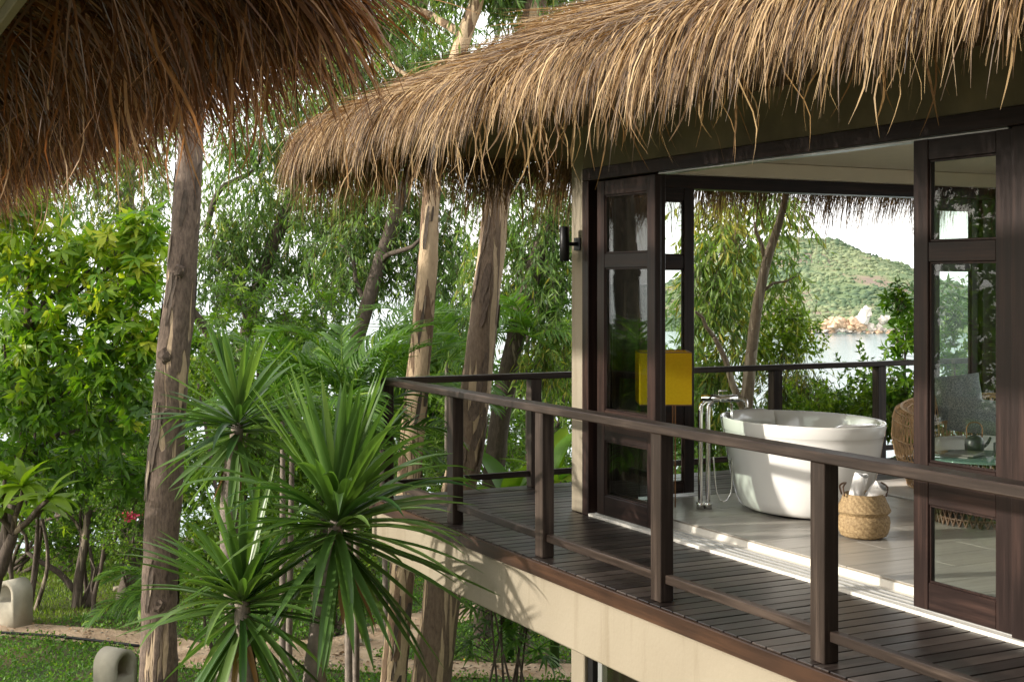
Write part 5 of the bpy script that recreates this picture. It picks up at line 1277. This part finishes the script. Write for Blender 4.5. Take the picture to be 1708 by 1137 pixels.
# banana-like broad leaves behind the railing
def paddle_mesh(L, W, seed, mat):
    n = 15; V = []; T = []
    for i in range(n):
        t = i / (n - 1); w = W * math.sin(min(1, t * 1.02 + 0.03) * math.pi) ** 0.55 * 0.5; z = -0.45 * L * t * t
        V += [(L * t * (1 - 0.12 * t), w, z + w * 0.35), (L * t * (1 - 0.12 * t), 0, z), (L * t * (1 - 0.12 * t), -w, z + w * 0.35)]
    for i in range(n - 1):
        a = 3 * i; T += [(a, a + 1, a + 4), (a, a + 4, a + 3), (a + 1, a + 2, a + 5), (a + 1, a + 5, a + 4)]
    rr = np.random.default_rng(seed)
    return mesh_np('leaf', V, T, np.full(len(V), rr.uniform(0.3, 0.8)), M[mat], True)
for lab, px, py, d, n_, L, W, hgt in (('banana plant with a lime green blade behind the deck railing', 850, 850, 16.8, 6, 1.0, 0.30, 0.6), ('broad leaved plant behind the railing beside the beige column', 925, 800, 16.5, 7, 0.75, 0.24, 0.5)):
    c = at(px, py, d); gz = ground_z(c.x, c.y)
    t = tag(empty('banana_plant', (c.x, c.y, gz)), lab, 'plant')
    tube('stem', [(c.x, c.y, gz - .05), (c.x, c.y, c.z)], [0.06, 0.04], M['leaf_palm'], t, 10)
    for i in range(n_):
        addobj('leaf', paddle_mesh(L * rnd.uniform(.8, 1.1), W, i, 'leaf_lime' if i % 2 else 'leaf_palm'), t, (c.x, c.y, c.z + rnd.uniform(-.1, .1)), (rnd.uniform(-.3, .3), math.radians(-rnd.uniform(35, 85)), i / n_ * 6.28 + rnd.uniform(-.3, .3)))

# ------------------------------------------------------------------ spiky dracaenas
def strap_mesh(L, W, e0, stiff, seed):
    """strap leaf starting at elevation e0, bending down; V section"""
    rr = random.Random(seed); K = 9; p = Vector((0.015, 0, 0)); a = e0; V = []; T = []; tw = rr.uniform(-0.25, 0.25)
    for k in range(K):
        t = k / (K - 1); w = W * (0.55 + 0.45 * min(1, t * 4)) * (1 - max(0, (t - 0.45) / 0.55) ** 2.0) * 0.5 + 0.0006
        up = Vector((-math.sin(a), 0, math.cos(a))); s_ = Vector((0, math.cos(tw * t), math.sin(tw * t)))
        f = 0.35 * w
        V += [tuple(p + s_ * w + up * f), tuple(p - up * f * 0.4), tuple(p - s_ * w + up * f)]
        p = p + Vector((math.cos(a), rr.uniform(-0.02, 0.02), math.sin(a))) * L / (K - 1)
        a -= stiff * (0.25 + 0.9 * t) * max(0.15, math.cos(a))
    for i in range(K - 1):
        q = 3 * i; T += [(q, q + 1, q + 4), (q, q + 4, q + 3), (q + 1, q + 2, q + 5), (q + 1, q + 5, q + 4)]
    return mesh_np('leaf', V, T, np.full(len(V), min(0.96, max(0.0, rr.gauss(0.45, 0.2)))), M['leaf_drac'], True)
def dracaena(label, px, py, d, trunk, L, n, W, seed, tr=0.055, lean=0.0):
    c = at(px, py, d); rr = random.Random(seed)
    Pt, Rt = trunk_px(trunk, d)
    gz = ground_z(Pt[0].x, Pt[0].y)
    Pt = [Vector((Pt[0].x, Pt[0].y, gz - 0.05))] + Pt + [c]; Rt = [Rt[0] * 1.15] + Rt + [Rt[-1] * 0.8]
    t = tag(empty('dracaena', (Pt[0].x, Pt[0].y, gz)), label, 'plant', 'dracaenas below the deck')
    tube('trunk', Pt, Rt, M['ring_bark'], t, 18, 0.016, 0.05, seed, 0.035)
    cls = [(-0.9, .06), (-0.6, .08), (-0.35, .10), (-0.05, .14), (0.25, .16), (0.5, .13), (0.75, .10), (1.0, .07), (1.25, .04)]
    cache = {}
    for i in range(n):
        k = min(8, int(rr.random() * 9))
        v = rr.randrange(4)
        if (k, v) not in cache: cache[(k, v)] = strap_mesh(L * rr.uniform(0.78, 1.08) * (0.92 if k > 6 else 1), W * rr.uniform(0.85, 1.15), cls[k][0] + rr.uniform(-.1, .1), cls[k][1] * rr.choice((0.35, 0.5, 0.7, 1.0, 1.8)), seed * 100 + k * 4 + v)
        q = c + Vector((0, 0, -0.16 + 0.032 * k + rr.uniform(-.02, .02)))
        addobj('leaf', cache[(k, v)], t, q, (rr.uniform(-.08, .08) + lean, rr.uniform(-.06, .06), i * 2.39996 + rr.uniform(-.15, .15)))
    for i in range(7):                       # dry skirt
        me = strap_mesh(L * rr.uniform(0.35, 0.6), W * 0.8, -1.0, 0.08, seed * 50 + i); me.materials.clear(); me.materials.append(M['straw'])
        addobj('dry_leaf', me, t, c + Vector((0, 0, -0.20 + rr.uniform(-.04, .02))), (0, rr.uniform(-.1, .3), rr.uniform(0, 6.28)))
    return t
dracaena('spiky dracaena on the tallest ringed stem, left of the large one', 397, 705, 9.8, [(388, 1060, 24), (383, 950, 29), (382, 850, 30), (387, 780, 26), (394, 730, 22)], 0.72, 104, 0.050, 3)
dracaena('largest spiky dracaena, its leaves reaching over the deck edge', 562, 868, 9.3, [(524, 1180, 40), (531, 1080, 38), (545, 980, 33), (556, 910, 28)], 1.16, 142, 0.066, 5)
dracaena('lowest spiky dracaena in front of the other two stems', 404, 1000, 9.1, [(412, 1200, 40), (410, 1120, 36), (406, 1050, 30)], 0.88, 104, 0.057, 9)

# plumeria at the left edge, with large pale leaves
c0 = at(-20, 1010, 12.0); gz = ground_z(c0.x, c0.y)
plu = tag(empty('plumeria', (c0.x, c0.y, gz)), 'plumeria with large bright leaves on bare forked branches at the left edge', 'tree')
tube('trunk', [(c0.x, c0.y, gz - .05), c0, at(0, 950, 12), at(22, 890, 12)], [0.09, 0.07, 0.06, 0.045], M['bark_dark'], plu, 12, 0.08, 0.08)
tips = [at(8, 800, 12), at(38, 812, 11.8), at(82, 832, 11.7), at(70, 850, 12.2), at(-12, 850, 11.9)]
for i, tp in enumerate(tips):
    lp, lr = limb(at(22, 890, 12) if i else at(10, 920, 12), tp, 0.03, 0.016, 50 + i, 0.05); tube('branch', lp, lr, M['bark_dark'], plu, 8, 0.05, 0.06)
PM = [paddle_mesh(0.30 + 0.03 * i, 0.095, i, 'leaf_lime') for i in range(4)]
for tp in tips:
    for k in range(11):
        addobj('leaf', PM[rnd.randrange(4)], plu, tp, (rnd.uniform(-.5, .5), math.radians(-rnd.uniform(-5, 75)), k * 2.4 + rnd.uniform(-.3, .3)))
# small garden trees on the lawn
def bare_tree(label, pts, d, limbs_, name='garden_tree'):
    P, R = trunk_px(pts, d); P, R = to_ground(P, R)
    t = tag(empty(name, P[0]), label, 'tree')
    tube('trunk', P, R, M['bark_dark'], t, 10, 0.1, 0.12, d)
    for i, l in enumerate(limbs_): tube('branch', l[0], l[1], M['bark_dark'], t, 7, 0.1, 0.12)
    return t
bare_tree('crooked bare stemmed tree on the lawn with a long low branch', [(127, 1020, 18), (132, 960, 16), (142, 900, 14), (150, 840, 12), (160, 780, 9)], 19.5, [limb(at(126, 985, 19.5), at(45, 920, 19.5), 0.05, 0.03, 61, 0.1), limb(at(45, 920, 19.5), at(15, 860, 19.5), 0.03, 0.012, 62), limb(at(142, 900, 19.5), at(100, 840, 19.5), 0.03, 0.012, 63)])
bare_tree('thin double stemmed sapling beside the crooked lawn tree', [(155, 1030, 8), (158, 990, 8), (168, 950, 7), (175, 900, 6)], 18.8, [limb(at(156, 1010, 18.8), at(150, 930, 18.8), 0.02, 0.01, 64)])
bare_tree('stout dark trunk in the shade at the back of the lawn', [(112, 985, 26), (110, 940, 24), (105, 880, 20), (92, 800, 14)], 22, [limb(at(110, 940, 22), at(140, 850, 22), 0.06, 0.03, 66)])
bare_tree('leaning dark stump behind the grey gum trunk', [(212, 985, 30), (220, 950, 26), (232, 900, 22), (246, 850, 18)], 20, [])
bg_ = tag(empty('bougainvillea', at(214, 985, 19)), 'bougainvillea shrub with a crimson flower cluster beside the grey gum', 'shrub')
g, gt = crown_small([C(200, 890, 18.5, 40, 50, 34), C(190, 830, 18.5, 40, 40, 24)], per=18, Lr=(0.035, 0.06), tone=-0.05)
tag(g.obj('foliage', M['leaf_dark'], bg_), kind='stuff'); tag(gt.obj('twigs', M['bark_dark'], bg_), kind='stuff')
g = Geo(); cc = np.array(at(216, 861, 18.2)); N = 60
g.add(*kite_arrays(cc[None] + NP.normal(0, 1, (N, 3)) * np.array([0.06, 0.06, 0.025]), rand_unit(N), rand_unit(N), NP.uniform(0.03, 0.05, N), NP.uniform(0.025, 0.04, N), NP.uniform(0, 1, N)))
tag(g.obj('flower_cluster', M['flower_red'], bg_), kind='stuff')
for i in range(4):
    lp, lr = limb(at(214, 985, 19), at(190 + 12 * i, 880, 18.6), 0.02, 0.006, 70 + i); tube('stem', lp, lr, M['bark_dark'], bg_, 6, 0.15)

# ------------------------------------------------------------------ lawn, ground cover, stones, bollards
def scatter(n, pxr, pyr, ok):
    out = []
    while len(out) < n:
        p = on(rnd.uniform(*pxr), rnd.uniform(*pyr), GZ)
        if ok(p): out.append((p.x, p.y, ground_z(p.x, p.y)))
    return np.array(out)
def area_scatter(n, x0, x1, y0, y1, ok):
    X = NP.uniform(x0, x1, n); Y = NP.uniform(y0, y1, n)
    return np.array([(x, y, ground_z(x, y)) for x, y in zip(X, Y) if ok(x, y)])
LAWN = lambda x, y: y > 19.55 + 0.15 * math.sin(x * 2) and x < 5.2
p = area_scatter(42000, -1, 6.0, 19.0, 24.6, lambda x, y: LAWN(x, y) and not near_path(x, y, 0.02))
n = len(p); d = unit(NP.normal(0, 0.4, (n, 3)) + np.array([0, 0, 1.0])); g = Geo()
g.add(*kite_arrays(p - d * 0.005, d, rand_unit(n), NP.uniform(0.04, 0.09, n), NP.uniform(0.008, 0.014, n), np.clip(NP.normal(0.5, 0.2, n), 0, 1)))
tag(g.obj('grass', M['grass'], None), 'sunlit lawn grass behind the sandy path', 'grass', kind='stuff')
p = area_scatter(110000, -1, 12.0, 11.0, 21.0, lambda x, y: not LAWN(x, y) and not near_path(x, y, -0.03 + 0.12 * noise.noise(Vector((x * 1.4, y * 1.4, 4)))) and not (x > 5.0 and y < 10.6))
n = len(p); d = unit(NP.normal(0, 0.8, (n, 3)) + np.array([0, 0, 0.7])); g = Geo()
hgt = np.array([max(0.0, 0.05 + 0.07 * noise.noise(Vector((a * 1.7, b * 1.7, 8)))) for a, b in p[:, :2]])
q = p + np.stack([np.zeros(n), np.zeros(n), NP.uniform(0, 1, n) * (hgt + 0.03)], 1)
g.add(*kite_arrays(q, d, np.array([0, 0, 1.0])[None] + NP.normal(0, 0.5, (n, 3)), NP.uniform(0.03, 0.06, n), NP.uniform(0.022, 0.036, n), np.clip(NP.normal(0.5, 0.2, n), 0, 1)))
tag(g.obj('ground_cover', M['leaf_ground'], None), 'low green ground cover with tiny yellow flowers beside the paths', 'ground cover', kind='stuff')
sel = q[NP.choice(n, 700, replace=False)] + np.array([0, 0, 0.03]); g = Geo(); m = len(sel)
g.add(*kite_arrays(sel, rand_unit(m), np.tile(np.array([[0, 0, 1.0]]), (m, 1)) + NP.normal(0, .3, (m, 3)), np.full(m, 0.022), np.full(m, 0.022), np.full(m, 0.5)))
tag(g.obj('yellow_flowers', M['flower_yellow'], None), 'tiny yellow flowers dotted over the ground cover', 'flowers', kind='stuff')
# litter and pebbles on the sand
gp = Geo(); iv, it = ico()
for i in range(420):
    P_, W_ = PATHS[rnd.randrange(2)]; k = rnd.randrange(len(P_)); pp = P_[k]; a = rnd.uniform(0, 6.28); rr_ = W_[k] * 1.15 * rnd.random() ** 0.5
    x, y = pp.x + rr_ * math.cos(a), pp.y + rr_ * math.sin(a); s_ = rnd.uniform(0.006, 0.028)
    gp.add(iv * np.array([s_, s_ * rnd.uniform(.6, 1), s_ * 0.6]) * (1 + 0.25 * NP.standard_normal((len(iv), 1)).clip(-1, 1)) + np.array([x, y, ground_z(x, y) + 0.036]), it)
tag(gp.obj('pebbles', M['stone'], None, False), 'loose pebbles scattered on the sandy path', 'pebbles', kind='stuff')
lit = []
while len(lit) < 420:
    P_, W_ = PATHS[rnd.randrange(2)]; k = rnd.randrange(len(P_)); x, y = P_[k].x + rnd.uniform(-1, 1) * W_[k] * 1.4, P_[k].y + rnd.uniform(-1, 1) * W_[k] * 1.4
    lit.append((x, y, ground_z(x, y) + 0.045))
lit = np.array(lit); n = len(lit); ax = NP.normal(0, 1, (n, 3)); ax[:, 2] *= 0.15; g = Geo()
g.add(*kite_arrays(lit, ax, np.array([0, 0, 1.0])[None] + NP.normal(0, 0.25, (n, 3)), NP.uniform(0.05, 0.12, n), NP.uniform(0.02, 0.04, n), NP.uniform(0, 0.8, n)))
tag(g.obj('leaf_litter', M['straw'], None), 'dry brown leaves lying on the sandy path', 'leaf litter', kind='stuff')
tube_pts = [on(px, py, GZ) + Vector((0, 0, 0.05)) for px, py in ((-80, 1056), (60, 1064), (160, 1074), (232, 1083))]
tag(tube('garden_hose', tube_pts, 0.018, M['metal_black'], None, 8, 0.2), 'dark pipe edging the near side of the sandy path', 'pipe')
for px, py, s_, lab in ((592, 1080, 0.11, 'square grey stone at the path fork, below the largest dracaena'), (610, 1074, 0.07, 'smaller rough stone right of the square one at the path fork'), (205, 988, 0.10, 'pale stone at the foot of the dark stump')):
    p_ = on(px, py, GZ); o = addobj('stone', rock_mesh('stone', int(px), M['stone']), None, (p_.x, p_.y, ground_z(p_.x, p_.y) + s_ * 0.4)); o.scale = (s_ * 1.4, s_, s_ * 0.7); tag(o, lab, 'stone', 'stones by the path')
def bollard(px, py, hgt, w, rot, label, base=None):
    p_ = base if base else on(px, py, GZ); gz = ground_z(p_.x, p_.y)
    t = tag(empty('garden_light', (p_.x, p_.y, gz)), label, 'light', 'stucco garden lights')
    # arch-topped stucco block with a niche
    n = 12; prof = [(-w / 2, 0.0), (w / 2, 0.0), (w / 2, hgt - w / 2)] + [(w / 2 * math.cos(a), hgt - w / 2 + w / 2 * math.sin(a)) for a in np.linspace(0, math.pi, n)[1:-1]] + [(-w / 2, hgt - w / 2)]
    nw, nb_ = w * 0.33, hgt - w * 0.85
    hole = [(-nw, nb_), (nw, nb_), (nw, hgt - w / 2)] + [(nw * math.cos(a), hgt - w / 2 + nw * math.sin(a)) for a in np.linspace(0, math.pi, n)[1:-1]] + [(-nw, hgt - w / 2)]
    m = len(prof); dp = w * 0.42; V = []; T = []
    for yy in (-dp, dp): V += [(x, yy, z) for x, z in prof]
    V += [(x, -dp, z) for x, z in hole]; V += [(x, dp * 0.35, z) for x, z in hole]
    for i in range(m):
        j = (i + 1) % m
        T += [(i, m + j, j), (i, m + i, m + j)]                       # outer side
        T += [(i, j, 2 * m + j), (i, 2 * m + j, 2 * m + i)]           # front face round the niche
        T += [(2 * m + i, 2 * m + j, 3 * m + j), (2 * m + i, 3 * m + j, 3 * m + i)]
    for i in range(1, m - 1): T += [(m, m + i + 1, m + i), (3 * m, 3 * m + i, 3 * m + i + 1)]
    addobj('block', mesh_np('block', V, T, None, M['concrete']), t, (p_.x, p_.y, gz - 0.02), (0, 0, rot))
    addobj('bulb', lathe_mesh('bulb', [(0, 0), (0.02, 0.0), (0.03, 0.03), (0.02, 0.06), (0, 0.065)], 12, M['sill']), t, (p_.x, p_.y, gz + nb_ - 0.015))
    return t
bollard(25, 1042, 0.66, 0.36, math.radians(-60), 'arched pale stucco garden light by the lawn at the left edge')
b_ = at(192, 1137, 15.3); bollard(0, 0, b_.z - GZ + 0.40, 0.36, math.radians(35), 'arched pale stucco garden light in front of the path, left of the grey gum', Vector((b_.x, b_.y, 0)))
b_ = at(380, 1137, 14.2); bollard(0, 0, b_.z - GZ + 0.17, 0.36, math.radians(-40), 'stucco garden light half hidden under the lowest dracaena', Vector((b_.x, b_.y, 0)))
